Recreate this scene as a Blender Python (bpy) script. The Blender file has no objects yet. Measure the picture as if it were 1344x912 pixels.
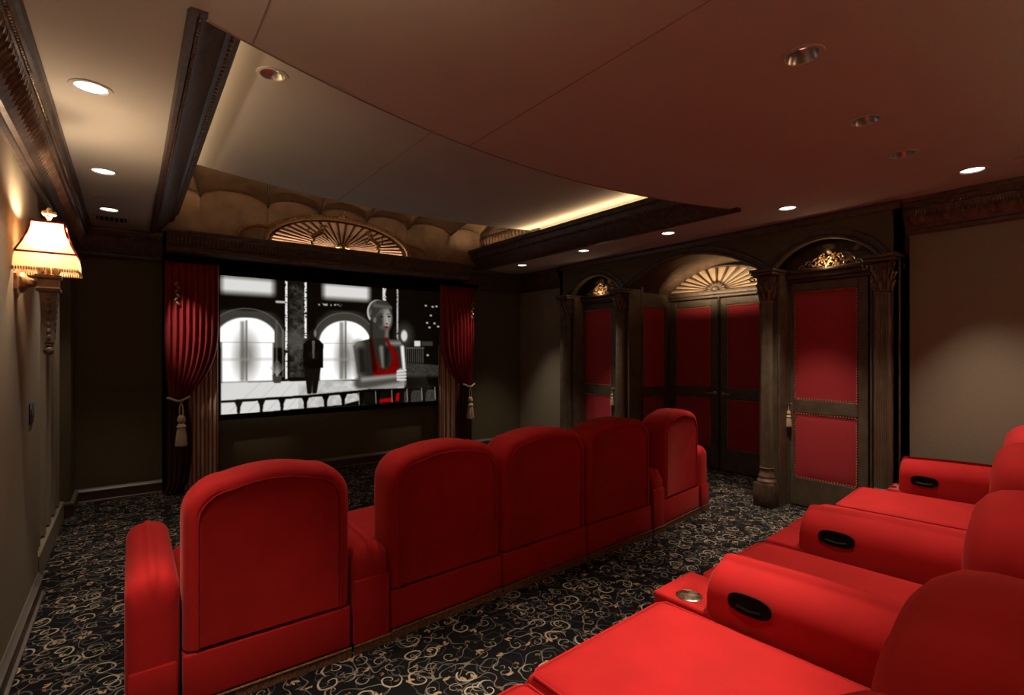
import bpy, bmesh, math, random
import numpy as np
from mathutils import Vector, Matrix
random.seed(7)
S = bpy.context.scene
COL = S.collection
PI = math.pi
R = math.radians

# ------------------------------------------------------------------ camera
cam = bpy.data.cameras.new('camera'); cam.lens = 36 * 665 / 1344; cam.sensor_width = 36
cam.shift_y = 5 / 1344; cam.clip_start = 0.02; cam.clip_end = 60
camo = bpy.data.objects.new('camera', cam); COL.objects.link(camo)
camo.location = (0, 0, 1.65); camo.rotation_euler = (R(90), 0, R(-37)); S.camera = camo
# ------------------------------------------------------------------ world, view
w = bpy.data.worlds.new('world'); S.world = w; w.use_nodes = True
w.node_tree.nodes['Background'].inputs[0].default_value = (0.01, 0.009, 0.008, 1)
w.node_tree.nodes['Background'].inputs[1].default_value = 0.2
vs = S.view_settings; vs.view_transform = 'Standard'; vs.look = 'None'; vs.gamma = 1; vs.exposure = 0.0
vs.use_curve_mapping = False
# light levels (watts)
COVE_W = 13.0; SCONCE_W = 9.5; UP_W = 104.0; SCREEN_E = 1.1
CH = 3.0            # lower ceiling height
MH = 3.38           # middle (tray) ceiling height

# ------------------------------------------------------------------ materials
def lnk(t, a, b): t.links.new(a, b)
def mat(name, col, rough=.6, metal=0, noise=0, nscale=30, col2=None, bump=0, bscale=200, sheen=0, spec=.5, coat=0):
    m = bpy.data.materials.new(name); m.use_nodes = True; t = m.node_tree; b = t.nodes['Principled BSDF']
    b.inputs['Base Color'].default_value = (*col, 1); b.inputs['Roughness'].default_value = rough
    b.inputs['Metallic'].default_value = metal; b.inputs['Specular IOR Level'].default_value = spec
    if sheen:
        b.inputs['Sheen Weight'].default_value = sheen; b.inputs['Sheen Roughness'].default_value = .4
        b.inputs['Sheen Tint'].default_value = (1, .25, .2, 1)
    if coat: b.inputs['Coat Weight'].default_value = coat; b.inputs['Coat Roughness'].default_value = .3
    tc = t.nodes.new('ShaderNodeTexCoord')
    if noise or col2:
        n = t.nodes.new('ShaderNodeTexNoise'); n.inputs['Scale'].default_value = nscale; n.inputs['Detail'].default_value = 5
        lnk(t, tc.outputs['Object'], n.inputs['Vector'])
        rp = t.nodes.new('ShaderNodeValToRGB'); c2 = col2 or tuple(c * (1 - noise) for c in col)
        rp.color_ramp.elements[0].position = .35; rp.color_ramp.elements[1].position = .68
        rp.color_ramp.elements[0].color = (*col, 1); rp.color_ramp.elements[1].color = (*c2, 1)
        lnk(t, n.outputs['Fac'], rp.inputs['Fac']); lnk(t, rp.outputs['Color'], b.inputs['Base Color'])
    if bump:
        n2 = t.nodes.new('ShaderNodeTexNoise'); n2.inputs['Scale'].default_value = bscale; n2.inputs['Detail'].default_value = 3
        lnk(t, tc.outputs['Object'], n2.inputs['Vector'])
        bp = t.nodes.new('ShaderNodeBump'); bp.inputs['Strength'].default_value = bump; bp.inputs['Distance'].default_value = .01
        lnk(t, n2.outputs['Fac'], bp.inputs['Height']); lnk(t, bp.outputs['Normal'], b.inputs['Normal'])
    return m
def emit(name, col, s, base=None):
    m = bpy.data.materials.new(name); m.use_nodes = True; b = m.node_tree.nodes['Principled BSDF']
    b.inputs['Base Color'].default_value = (*(base or col), 1); b.inputs['Emission Color'].default_value = (*col, 1)
    b.inputs['Emission Strength'].default_value = s; b.inputs['Roughness'].default_value = .8
    return m
M = {}
M['velvet'] = mat('red_velvet', (.36, .0095, .010), .85, noise=.14, nscale=5, bump=.12, bscale=420, sheen=.18, spec=.15)
M['velvet_dark'] = mat('red_velvet_seam', (.10, .004, .004), .95, spec=.1)
M['panel_red'] = mat('red_wall_fabric', (.42, .040, .050), .9, noise=.12, nscale=60, bump=.1, bscale=700, spec=.1)
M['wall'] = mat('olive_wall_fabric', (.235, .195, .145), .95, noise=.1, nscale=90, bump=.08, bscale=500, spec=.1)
M['wall_shaded'] = mat('wall_fabric_shaded', (.115, .092, .055), .95, noise=.1, nscale=90, bump=.08, bscale=500, spec=.1)  # wall fabric darkened: shade on the unlit front wall is put into the colour
M['ceil'] = mat('painted_ceiling', (.52, .505, .46), .95, noise=.05, nscale=2, bump=.03, bscale=150, spec=.1)
M['joint'] = mat('ceiling_joint', (.27, .235, .20), .95)
M['wood'] = mat('dark_glazed_wood', (.105, .07, .045), .42, nscale=14, col2=(.05, .032, .022), bump=.1, bscale=60)
M['doorwood'] = mat('umber_door_wood', (.115, .085, .055), .45, nscale=9, col2=(.07, .047, .03), bump=.08, bscale=70)
M['bronze'] = mat('bronze_glazed_plaster', (.19, .125, .085), .38, .35, nscale=16, col2=(.10, .062, .042), bump=.15, bscale=50)
M['crown'] = mat('crown_dark_glaze', (.115, .082, .066), .40, .2, nscale=20, col2=(.055, .036, .028), bump=.15, bscale=60)
M['gold'] = mat('antique_gold', (.50, .34, .18), .36, .6, nscale=40, col2=(.22, .13, .07))
M['goldbright'] = mat('bright_gold_leaf', (.80, .55, .30), .35, .5, nscale=50, col2=(.45, .27, .13))
M['shell'] = mat('brown_shell_vault', (.30, .20, .125), .42, .2, nscale=6, col2=(.20, .125, .078), bump=.1, bscale=30)
M['pleat'] = mat('dusty_pink_pleat', (.74, .54, .42), .8, noise=.15, nscale=20)
M['cream_pleat'] = mat('cream_pleat', (.62, .45, .29), .8, noise=.12, nscale=20)
M['rib'] = mat('oxblood_rib', (.10, .022, .02), .5)
M['base'] = mat('baseboard_mahogany', (.075, .032, .022), .35)
M['basecap'] = mat('baseboard_cap_grey', (.17, .14, .12), .4, .2)
M['black'] = mat('black_velvet', (.004, .004, .004), .95, spec=.1)
M['black_gloss'] = mat('black_plastic', (.006, .005, .005), .35)
M['curtain'] = mat('crimson_curtain', (.30, .010, .018), .7, noise=.3, nscale=9, sheen=.4, bump=.1, bscale=250)
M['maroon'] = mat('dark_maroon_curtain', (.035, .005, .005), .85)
M['chrome'] = mat('brushed_chrome', (.75, .70, .60), .22, 1)
M['steel'] = mat('satin_reflector', (.55, .53, .50), .28, 1)
M['nail'] = mat('brass_nailhead', (.62, .50, .32), .35, .7)
M['cream_cord'] = mat('cream_cord', (.50, .38, .24), .8)
M['fringe'] = mat('bullion_fringe', (.20, .09, .035), .8, nscale=80, col2=(.07, .02, .012))
M['bulb_on'] = emit('bulb_lit', (1, .93, .84), 5)
M['bulb_dim'] = emit('bulb_dim', (1, .8, .6), 2.0)
M['grille'] = mat('grille_grey', (.10, .08, .07), .6)
# striped under-curtain
def stripe_mat():
    m = mat('striped_under_curtain', (.3, .2, .14), .8); t = m.node_tree; b = t.nodes['Principled BSDF']
    tc = t.nodes.new('ShaderNodeTexCoord'); wv = t.nodes.new('ShaderNodeTexWave'); wv.bands_direction = 'X'
    wv.inputs['Scale'].default_value = 7.5; wv.inputs['Distortion'].default_value = .3
    rp = t.nodes.new('ShaderNodeValToRGB'); rp.color_ramp.interpolation = 'CONSTANT'
    rp.color_ramp.elements[0].color = (.52, .40, .30, 1); rp.color_ramp.elements[1].color = (.24, .06, .045, 1)
    rp.color_ramp.elements[1].position = .62
    lnk(t, tc.outputs['Object'], wv.inputs['Vector']); lnk(t, wv.outputs['Fac'], rp.inputs['Fac']); lnk(t, rp.outputs['Color'], b.inputs['Base Color'])
    return m
M['stripe'] = stripe_mat()
# lampshade: translucent fabric
def shade_mat():
    m = bpy.data.materials.new('lamp_shade_fabric'); m.use_nodes = True; t = m.node_tree
    b = t.nodes['Principled BSDF']; out = t.nodes['Material Output']; b.inputs['Base Color'].default_value = (.75, .48, .30, 1); b.inputs['Roughness'].default_value = .9
    tr = t.nodes.new('ShaderNodeBsdfTranslucent'); tr.inputs['Color'].default_value = (.95, .62, .38, 1)
    mx = t.nodes.new('ShaderNodeMixShader'); mx.inputs[0].default_value = .6
    lnk(t, b.outputs[0], mx.inputs[1]); lnk(t, tr.outputs[0], mx.inputs[2]); lnk(t, mx.outputs[0], out.inputs[0])
    return m
M['shade'] = shade_mat()

# carpet: scrolls, vines and leaves on near-black
def carpet():
    m = bpy.data.materials.new('scroll_carpet'); m.use_nodes = True; t = m.node_tree
    b = t.nodes['Principled BSDF']; b.inputs['Roughness'].default_value = .95; b.inputs['Specular IOR Level'].default_value = .1
    tc = t.nodes.new('ShaderNodeTexCoord')
    def mt(op, *a):
        n = t.nodes.new('ShaderNodeMath'); n.operation = op
        for i, v in enumerate(a):
            if isinstance(v, (int, float)): n.inputs[i].default_value = v
            else: lnk(t, v, n.inputs[i])
        return n.outputs[0]
    def vm(op, a, b_):
        n = t.nodes.new('ShaderNodeVectorMath'); n.operation = op
        for i, v in enumerate((a, b_)):
            if isinstance(v, tuple): n.inputs[i].default_value = v
            else: lnk(t, v, n.inputs[i])
        return n.outputs[0]
    def scroll(scale, off, K, wid, Rm):
        mp = t.nodes.new('ShaderNodeMapping'); mp.inputs['Location'].default_value = off
        mp.inputs['Scale'].default_value = (scale, scale, scale); mp.inputs['Rotation'].default_value = (0, 0, off[0])
        lnk(t, tc.outputs['Object'], mp.inputs[0])
        ns = t.nodes.new('ShaderNodeTexNoise'); ns.inputs['Scale'].default_value = 1.1; lnk(t, mp.outputs[0], ns.inputs['Vector'])
        pos = vm('ADD', mp.outputs[0], vm('MULTIPLY', vm('SUBTRACT', ns.outputs['Color'], (.5, .5, .5)), (.35, .35, 0)))
        v = t.nodes.new('ShaderNodeTexVoronoi'); v.voronoi_dimensions = '2D'; v.inputs['Scale'].default_value = 1; v.inputs['Randomness'].default_value = .75
        lnk(t, pos, v.inputs['Vector'])
        d = vm('SUBTRACT', pos, v.outputs['Position']); sx = t.nodes.new('ShaderNodeSeparateXYZ'); lnk(t, d, sx.inputs[0])
        sc = t.nodes.new('ShaderNodeSeparateColor'); lnk(t, v.outputs['Color'], sc.inputs[0])
        ch = mt('SUBTRACT', mt('MULTIPLY', mt('GREATER_THAN', sc.outputs[0], .5), 2.0), 1.0)
        x, y = sx.outputs[0], sx.outputs[1]
        r = mt('SQRT', mt('ADD', mt('MULTIPLY', x, x), mt('MULTIPLY', y, y)))
        th = mt('ADD', mt('MULTIPLY', mt('ARCTAN2', y, x), ch), mt('MULTIPLY', sc.outputs[1], 6.28))
        f = mt('FRACT', mt('DIVIDE', mt('SUBTRACT', th, mt('MULTIPLY', r, K)), 2 * PI))
        dist = mt('MULTIPLY', mt('ABSOLUTE', mt('SUBTRACT', f, .5)), 2 * PI / K)
        line = mt('LESS_THAN', dist, mt('MULTIPLY', mt('ADD', r, .22), wid))
        line = mt('MULTIPLY', line, mt('GREATER_THAN', sc.outputs[2], .36))
        return mt('MULTIPLY', line, mt('LESS_THAN', r, Rm)), r, sc.outputs[2], f
    def vine(scale, off, wid):
        mp = t.nodes.new('ShaderNodeMapping'); mp.inputs['Location'].default_value = off; lnk(t, tc.outputs['Object'], mp.inputs[0])
        n = t.nodes.new('ShaderNodeTexNoise'); n.inputs['Scale'].default_value = scale; n.inputs['Detail'].default_value = .6
        n.noise_dimensions = '2D'; lnk(t, mp.outputs[0], n.inputs['Vector'])
        return mt('LESS_THAN', mt('ABSOLUTE', mt('SUBTRACT', n.outputs['Fac'], .5)), wid)
    s1, r1, c1, f1 = scroll(6.3, (1.3, 2.1, 0), 19, .055, .40)
    s2, r2, c2, f2 = scroll(10, (4.7, 8.2, 0), 17, .055, .42)
    s3, r3, c3, f3 = scroll(6.3, (9.1, 5.5, 0), 15, .045, .48)
    v1 = vine(6.5, (3, 7, 0), .008); v2 = vine(9, (13, 1, 0), .010)
    # leaves: small petals fanned round scattered points
    def leaf(scale, off, k, Rm):
        mp = t.nodes.new('ShaderNodeMapping'); mp.inputs['Location'].default_value = off; mp.inputs['Scale'].default_value = (scale,) * 3
        lnk(t, tc.outputs['Object'], mp.inputs[0])
        v = t.nodes.new('ShaderNodeTexVoronoi'); v.voronoi_dimensions = '2D'; v.inputs['Scale'].default_value = 1; v.inputs['Randomness'].default_value = 1
        lnk(t, mp.outputs[0], v.inputs['Vector'])
        d = vm('SUBTRACT', mp.outputs[0], v.outputs['Position']); sx = t.nodes.new('ShaderNodeSeparateXYZ'); lnk(t, d, sx.inputs[0])
        sc = t.nodes.new('ShaderNodeSeparateColor'); lnk(t, v.outputs['Color'], sc.inputs[0])
        x, y = sx.outputs[0], sx.outputs[1]
        r = mt('SQRT', mt('ADD', mt('MULTIPLY', x, x), mt('MULTIPLY', y, y)))
        th = mt('ADD', mt('ARCTAN2', y, x), mt('MULTIPLY', sc.outputs[1], 6.28))
        pet = mt('ABSOLUTE', mt('SINE', mt('ADD', mt('MULTIPLY', th, k), mt('MULTIPLY', r, 7))))
        lim = mt('MULTIPLY', mt('MULTIPLY', pet, Rm), mt('MAXIMUM', mt('COSINE', mt('MULTIPLY', th, .8)), .15))
        return mt('LESS_THAN', r, lim)
    l1 = leaf(6.0, (2, 5, 0), 2.5, .24); l2 = leaf(9, (7, 3, 0), 2.0, .26)
    def mix(fac, a, bcol):
        n = t.nodes.new('ShaderNodeMix'); n.data_type = 'RGBA'; lnk(t, fac, n.inputs['Factor'])
        for nm, v in (('A', a), ('B', bcol)):
            s = [i for i in n.inputs if i.name == nm and i.type == 'RGBA'][0]
            if isinstance(v, tuple): s.default_value = (*v, 1)
            else: lnk(t, v, s)
        return [o for o in n.outputs if o.type == 'RGBA'][0]
    c = mix(v2, (.006, .0055, .006), (.060, .056, .056))
    c = mix(s3, c, (.085, .080, .080))
    c = mix(v1, c, (.17, .145, .115))
    c = mix(s2, c, (.25, .215, .165))
    c = mix(l2, c, (.16, .10, .065))
    c = mix(s1, c, (.36, .30, .22))
    c = mix(l1, c, (.38, .24, .14))
    lnk(t, c, b.inputs['Base Color'])
    n2 = t.nodes.new('ShaderNodeTexNoise'); n2.inputs['Scale'].default_value = 500; lnk(t, tc.outputs['Object'], n2.inputs['Vector'])
    bp = t.nodes.new('ShaderNodeBump'); bp.inputs['Strength'].default_value = .3; bp.inputs['Distance'].default_value = .01
    lnk(t, n2.outputs['Fac'], bp.inputs['Height']); lnk(t, bp.outputs['Normal'], b.inputs['Normal'])
    return m
M['carpet'] = carpet()

# ------------------------------------------------------------------ mesh helpers
def obj(name, bm, m, parent=None, smooth=True, angle=40, mods=None):
    bmesh.ops.recalc_face_normals(bm, faces=bm.faces[:])
    me = bpy.data.meshes.new(name); bm.to_mesh(me); bm.free()
    if smooth:
        me.shade_smooth(); me.set_sharp_from_angle(angle=R(angle))
    me.materials.append(M[m] if isinstance(m, str) else m)
    o = bpy.data.objects.new(name, me); COL.objects.link(o)
    if parent: o.parent = parent
    return o
def B(): return bmesh.new()
def tag(o, label, cat, group=None, kind=None):
    o['label'] = label; o['category'] = cat
    if group: o['group'] = group
    return o
def thing(name, label, cat, loc=(0, 0, 0), rz=0, group=None):
    o = bpy.data.objects.new(name, None); COL.objects.link(o); o.location = loc; o.rotation_euler = (0, 0, rz)
    o.empty_display_size = .1
    return tag(o, label, cat, group)
def struct(name, bm, m, parent=None, **k):
    o = obj(name, bm, m, parent, **k)
    if not parent: o['kind'] = 'structure'
    return o
def stuff(o): o['kind'] = 'stuff'; return o
def dup(root, loc, rz, label, group=None):
    r = root.copy(); COL.objects.link(r); r.location = loc; r.rotation_euler = (0, 0, rz); r['label'] = label
    if group: r['group'] = group
    for ch in list(root.children):
        c = ch.copy(); COL.objects.link(c); c.parent = r
        for g in ch.children:
            d = g.copy(); COL.objects.link(d); d.parent = c
    return r
def box(bm, a, b, bev=0, seg=2):
    a, b = Vector(a), Vector(b)
    r = bmesh.ops.create_cube(bm, size=1, matrix=Matrix.Translation((a + b) / 2) @ Matrix.Diagonal((*[abs(x) for x in (b - a)], 1)))
    if bev:
        es = list({e for v in r['verts'] for e in v.link_edges})
        bmesh.ops.bevel(bm, geom=es, offset=bev, segments=seg, profile=.5, affect='EDGES')
def blob(bm, c, r, rot=None, u=8, v=5):
    mtx = Matrix.Translation(c) @ (rot.to_4x4() if rot else Matrix()) @ Matrix.Diagonal((*r, 1))
    bmesh.ops.create_uvsphere(bm, u_segments=u, v_segments=v, radius=1, matrix=mtx)
def lathe(bm, prof, c=(0, 0, 0), n=20, flute=0, sx=1, sy=1):
    rings = []
    for r, z in prof:
        ring = []
        for i in range(n):
            a = 2 * PI * i / n; rr = r * (1 - flute * (i % 2))
            ring.append(bm.verts.new((c[0] + rr * math.cos(a) * sx, c[1] + rr * math.sin(a) * sy, c[2] + z)))
        rings.append(ring)
    for p, q in zip(rings, rings[1:]):
        for i in range(n): bm.faces.new((p[i], p[(i + 1) % n], q[(i + 1) % n], q[i]))
    if prof[0][0] > 1e-4: bm.faces.new(rings[0][::-1])
    if prof[-1][0] > 1e-4: bm.faces.new(rings[-1])
def tube(bm, pts, r, n=8, closed=False, cap=True):
    pts = [Vector(p) for p in pts]; rings = []; N = len(pts)
    for i, p in enumerate(pts):
        a = pts[(i - 1) % N] if (closed or i > 0) else p; b = pts[(i + 1) % N] if (closed or i < N - 1) else p
        d = (b - a).normalized(); up = Vector((0, 0, 1)) if abs(d.z) < .9 else Vector((0, 1, 0))
        s = d.cross(up).normalized(); q = s.cross(d); rr = r[i] if isinstance(r, (list, tuple)) else r
        rings.append([bm.verts.new(p + (s * math.cos(2 * PI * k / n) + q * math.sin(2 * PI * k / n)) * rr) for k in range(n)])
    for i in range(N if closed else N - 1):
        p, q = rings[i], rings[(i + 1) % N]
        for k in range(n): bm.faces.new((p[k], p[(k + 1) % n], q[(k + 1) % n], q[k]))
    if cap and not closed: bm.faces.new(rings[0][::-1]); bm.faces.new(rings[-1])
def loft(bm, rings, close=True, cap=True):
    vr = [[bm.verts.new(p) for p in r] for r in rings]; n = len(vr[0])
    for p, q in zip(vr, vr[1:]):
        for i in range(n if close else n - 1): bm.faces.new((p[i], p[(i + 1) % n], q[(i + 1) % n], q[i]))
    if cap: bm.faces.new(vr[0][::-1]); bm.faces.new(vr[-1])
def prism(bm, poly, a, b, axis='x'):
    """extrude a 2D polygon between a and b along an axis: x->(y,z) y->(x,z) z->(x,y)"""
    f = {'x': lambda p, t: (t, p[0], p[1]), 'y': lambda p, t: (p[0], t, p[1]), 'z': lambda p, t: (p[0], p[1], t)}[axis]
    loft(bm, [[f(p, a) for p in poly], [f(p, b) for p in poly]])
def sweep(bm, prof, A, Bp, out):
    """prof: (out, z) list; straight run from A to B (x,y); out: (x,y) direction"""
    rings = [[(P[0] + out[0] * o, P[1] + out[1] * o, z) for o, z in prof] for P in (A, Bp)]
    loft(bm, rings)
def grid(bm, fn, nu, nv):
    vs_ = [[bm.verts.new(fn(i / nu, j / nv)) for j in range(nv + 1)] for i in range(nu + 1)]
    for i in range(nu):
        for j in range(nv): bm.faces.new((vs_[i][j], vs_[i + 1][j], vs_[i + 1][j + 1], vs_[i][j + 1]))
    return vs_
def arcpts(c, rx, ry, a0, a1, n): return [(c[0] + rx * math.cos(a0 + (a1 - a0) * i / n), c[1] + ry * math.sin(a0 + (a1 - a0) * i / n)) for i in range(n + 1)]

# ================================================================== STRUCTURE
XL, XR, YF, YB = -.50, 5.65, 7.25, -1.6
b = B(); box(b, (-1.2, YB - .1, -.1), (7.2, YF + .2, 0)); struct('floor', b, 'carpet')
# walls
b = B(); box(b, (XL - .12, YB - .1, 0), (XL, 4.68, 3.9)); struct('wall_left', b, 'wall')
b = B(); box(b, (XL - .26, 4.3, 0), (XL - .14, YF + .1, 3.9)); box(b, (XL - .14, 4.56, 0), (XL - .121, 4.68, 3.9)); struct('wall_left_recess', b, 'wall')
b = B(); box(b, (XL - .3, YF, 0), (XR + .2, YF + .12, 4.2)); struct('wall_front', b, 'wall_shaded')
b = B(); box(b, (XL - .12, YB - .1, 0), (XR + .2, YB, 3.4)); struct('wall_back', b, 'wall')
b = B(); box(b, (XR, YB, 0), (XR + .12, 1.5, 3.6)); struct('wall_right', b, 'wall')
b = B(); box(b, (XR, 6.0, 0), (XR + .12, YF, 3.6)); struct('wall_right_front', b, 'wall')

# ceilings -----------------------------------------------------------
def interp(pts, x):
    for (x0, y0), (x1, y1) in zip(pts, pts[1:]):
        if x0 <= x <= x1: return y0 + (y1 - y0) * (x - x0) / (x1 - x0)
    return pts[0][1] if x < pts[0][0] else pts[-1][1]
def quad_arc(x0, x1, y0, ym, y1, n=28):
    r = []
    for i in range(n + 1):
        s = i / n; r.append((x0 + (x1 - x0) * s, y0 * (1 - s) + y1 * s + (ym - (y0 + y1) / 2) * 4 * s * (1 - s)))
    return r
TX0, TX1 = .19, 4.60
near = quad_arc(TX0, TX1, 2.38, 2.90, 2.58)
b = B()
prism(b, [(XL - .26, YB), (XR + .12, YB), (XR + .12, 2.5)] + [(TX1, 2.5)] + near[::-1] + [(TX0, 2.3), (XL - .26, 2.3)], CH, CH + .06, 'z')
ceil = struct('ceiling', b, 'ceil', smooth=False)
b = B(); box(b, (XL - .26, 2.3, CH), (TX0, YF, CH + .06)); struct('ceiling_side_left', b, 'ceil', smooth=False)
b = B(); box(b, (TX1, 2.5, CH), (XR + .12, YF, CH + .06)); struct('ceiling_side_right', b, 'ceil', smooth=False)
b = B()   # upstands of the tray
loft(b, [[(x, y + .001, CH + .06), (x, y + .001, 4.2), (x, y - .06, 4.2), (x, y - .06, CH + .06)] for x, y in near])
box(b, (TX0 - .06, 2.3, CH + .06), (TX0, YF, 4.2)); box(b, (TX1, 2.5, CH + .06), (TX1 + .06, YF, 4.2))
box(b, (TX0 - .06, 2.3, 4.15), (TX1 + .06, YF, 4.2))
struct('ceiling_upstand', b, 'ceil', smooth=False)
mid = quad_arc(TX0, TX1, 5.38, 5.90, 5.62)
b = B(); prism(b, [(TX0, 2.25), (TX1, 2.25)] + mid[::-1], MH, MH + .05, 'z'); cm = struct('ceiling_tray', b, 'ceil', smooth=False)
def strip(p, q, z, wd=.006):
    b = B(); p, q = Vector((*p, z)), Vector((*q, z)); d = (q - p).normalized(); s = Vector((-d.y, d.x, 0)) * wd / 2
    loft(b, [[p - s, p + s, p + s - Vector((0, 0, .002)), p - s - Vector((0, 0, .002))], [q - s, q + s, q + s - Vector((0, 0, .002)), q - s - Vector((0, 0, .002))]])
    return b
obj('joint', strip((.43, -1.5), (.43, 2.46), CH), 'joint', ceil); obj('joint', strip((1.78, -1.5), (1.78, 2.83), CH), 'joint', ceil)
obj('joint', strip((1.9, 2.9), (1.9, 5.85), MH), 'joint', cm)
b = B(); tube(b, [(x, y - .003, CH + .0) for x, y in near], .005, 6); obj('edge_bead', b, 'joint', ceil)

# crown mouldings -------------------------------------------------------
CR = [(0, 2.70), (.015, 2.70), (.03, 2.715), (.03, 2.735), (.05, 2.745), (.055, 2.76), (.075, 2.78), (.115, 2.87), (.13, 2.905), (.125, 2.92), (.14, 2.93), (.15, 2.955), (.165, 2.965), (.17, 2.985), (.17, 3.0), (0, 3.0)]
def beads(bm, A, Bp, step, r, z):
    A, Bp = Vector((*A, z)), Vector((*Bp, z)); L = (Bp - A).length; n = int(L / step); d = (Bp - A).normalized()
    ang = math.atan2(d.y, d.x); rot = Matrix.Rotation(ang, 3, 'Z')
    for i in range(n): blob(bm, A + d * (i + .5) * step, r, rot, 6, 4)
def crown(name, A, Bp, out, mat_='crown', leaves=True, s=1, z0=3.0, prof=None):
    P = [(o * s, z0 - (3.0 - z) * s) for o, z in (prof or CR)]
    b = B(); sweep(b, P, A, Bp, out); o = struct(name, b, mat_, angle=30)
    if leaves:
        b = B(); Av = Vector((*A, 0)); Bv = Vector((*Bp, 0)); L = (Bv - Av).length; d = (Bv - Av).normalized(); O = Vector((*out, 0))
        step = .058; n = int(L / step)
        for i in range(n):
            c = Av + d * (i + .5) * step
            # an acanthus leaf: three curved lobes climbing the cove
            for k, (dx, ww) in enumerate(((0, .013), (-.018, .009), (.018, .009))):
                pts = []
                for q in range(5):
                    f = q / 4; oo = (.062 + .062 * f + .012 * math.sin(f * PI)) * s; zz = z0 - (.225 - .115 * f) * s
                    pts.append(c + d * (dx * (.4 + .9 * f)) + O * oo + Vector((0, 0, zz)))
                tube(b, pts, [ww * .5, ww, ww * .95, ww * .75, ww * .35], 5)
        stuff(obj('acanthus_carving', b, 'bronze', o))
        b = B(); A2 = (A[0] + out[0] * .135 * s, A[1] + out[1] * .135 * s); B2 = (Bp[0] + out[0] * .135 * s, Bp[1] + out[1] * .135 * s)
        beads(b, A2, B2, .024, (.009, .008, .011), z0 - .078 * s)
        stuff(obj('bead_row', b, 'bronze', o))
    return o
crown('trim_1', (XL, YB), (XL, YF), (1, 0))
b = B(); box(b, (XL - .14, 4.69, 2.72), (XL - .001, YF, 3.0)); struct('trim_2', b, 'wall')
crown('trim_3', (XL, YF - .05), (.30, YF - .05), (0, -1)); crown('trim_4', (4.36, YF - .05), (XR, YF - .05), (0, -1), leaves=False)
crown('trim_5', (XR, 6.1), (XR, YF), (-1, 0), leaves=False); crown('trim_6', (XR, YB), (XR, 1.52), (-1, 0))
crown('trim_16', (XL, YB), (XR, YB), (0, 1), leaves=False)

# tray side mouldings (hide the cove light strips)
TP = [(0, 3.0), (-.012, 2.985), (.0, 2.965), (.022, 2.968), (.03, 2.985), (.045, 2.99), (.06, 3.0), (.10, 3.03), (.15, 3.10), (.165, 3.12), (.185, 3.125), (.20, 3.135), (.215, 3.16), (.225, 3.20), (.235, 3.205), (.25, 3.215), (.262, 3.24), (.262, 3.262), (.25, 3.262), (.20, 3.215), (.06, 3.10), (0, 3.06)]
def tray_side(name, X, s, y0, y1):
    b = B(); sweep(b, TP, (X, y0), (X, y1), (s, 0)); o = struct(name, b, 'crown', angle=30)
    b = B(); beads(b, (X + s * .034, y0 + .02), (X + s * .034, y1), .026, (.009, .009, .009), 2.975); stuff(obj('bead_row', b, 'bronze', o))
    b = B(); beads(b, (X + s * .196, y0 + .02), (X + s * .196, y1), .046, (.021, .017, .021), 3.142); stuff(obj('egg_moulding', b, 'bronze', o))
    return o
tray_side('trim_7', TX0, 1, 2.34, 6.95); tray_side('trim_8', TX1, -1, 2.52, 6.95)
# carved friezes past the tray ceiling
for nm, X, s in (('trim_9', TX0 + .0, 1), ('trim_10', TX1 - .0, -1)):
    P = [(0, MH), (.09, MH), (.10, MH + .02), (.08, MH + .03), (.05, MH + .16), (.07, MH + .18), (.07, MH + .2), (0, MH + .2)]
    P = [(0, 3.30), (.03, 3.30), (.05, 3.32), (.045, 3.34), (.03, 3.35), (.03, 3.50), (.05, 3.51), (.06, 3.54), (0, 3.54)]
    b = B(); sweep(b, P, (X, 5.45), (X, 6.9), (s, 0)); o = struct(nm, b, 'crown', angle=30)
    b = B(); n = 17
    for i in range(n):
        c = Vector((X + s * .032, 5.5 + i * .085, 3.36))
        for dy in (-.024, 0, .024): tube(b, [c, c + Vector((s * .014, dy * .8, .07)), c + Vector((s * .008, dy * 1.3, .13))], [.007, .013, .004], 5)
    stuff(obj('acanthus_carving', b, 'bronze', o))

# front cornice above the screen
CP = [(0, 2.78), (.17, 2.78), (.19, 2.80), (.19, 2.825), (.175, 2.835), (.18, 2.855), (.20, 2.875), (.20, 2.885), (.215, 2.90), (.24, 2.965), (.26, 2.975), (.262, 2.995), (.28, 3.005), (.285, 3.03), (0, 3.03)]
b = B(); sweep(b, CP, (.33, 7.12), (4.36, 7.12), (0, -1)); corn = struct('trim_11', b, 'crown', angle=30)
b = B()
for i in range(int(4.0 / .04)):
    x = .35 + i * .04; tube(b, [(x, 6.917, 2.885), (x, 6.90, 2.93), (x, 6.882, 2.968)], [.010, .014, .010], 5)
stuff(obj('acanthus_carving', b, 'bronze', corn))
b = B(); beads(b, (.34, 6.85), (4.35, 6.85), .022, (.008, .006, .008), 2.985); stuff(obj('bead_row', b, 'bronze', corn))
b = B(); box(b, (.30, 7.0, 2.98), (4.40, YF, 3.0)); struct('trim_12', b, 'black')

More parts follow.
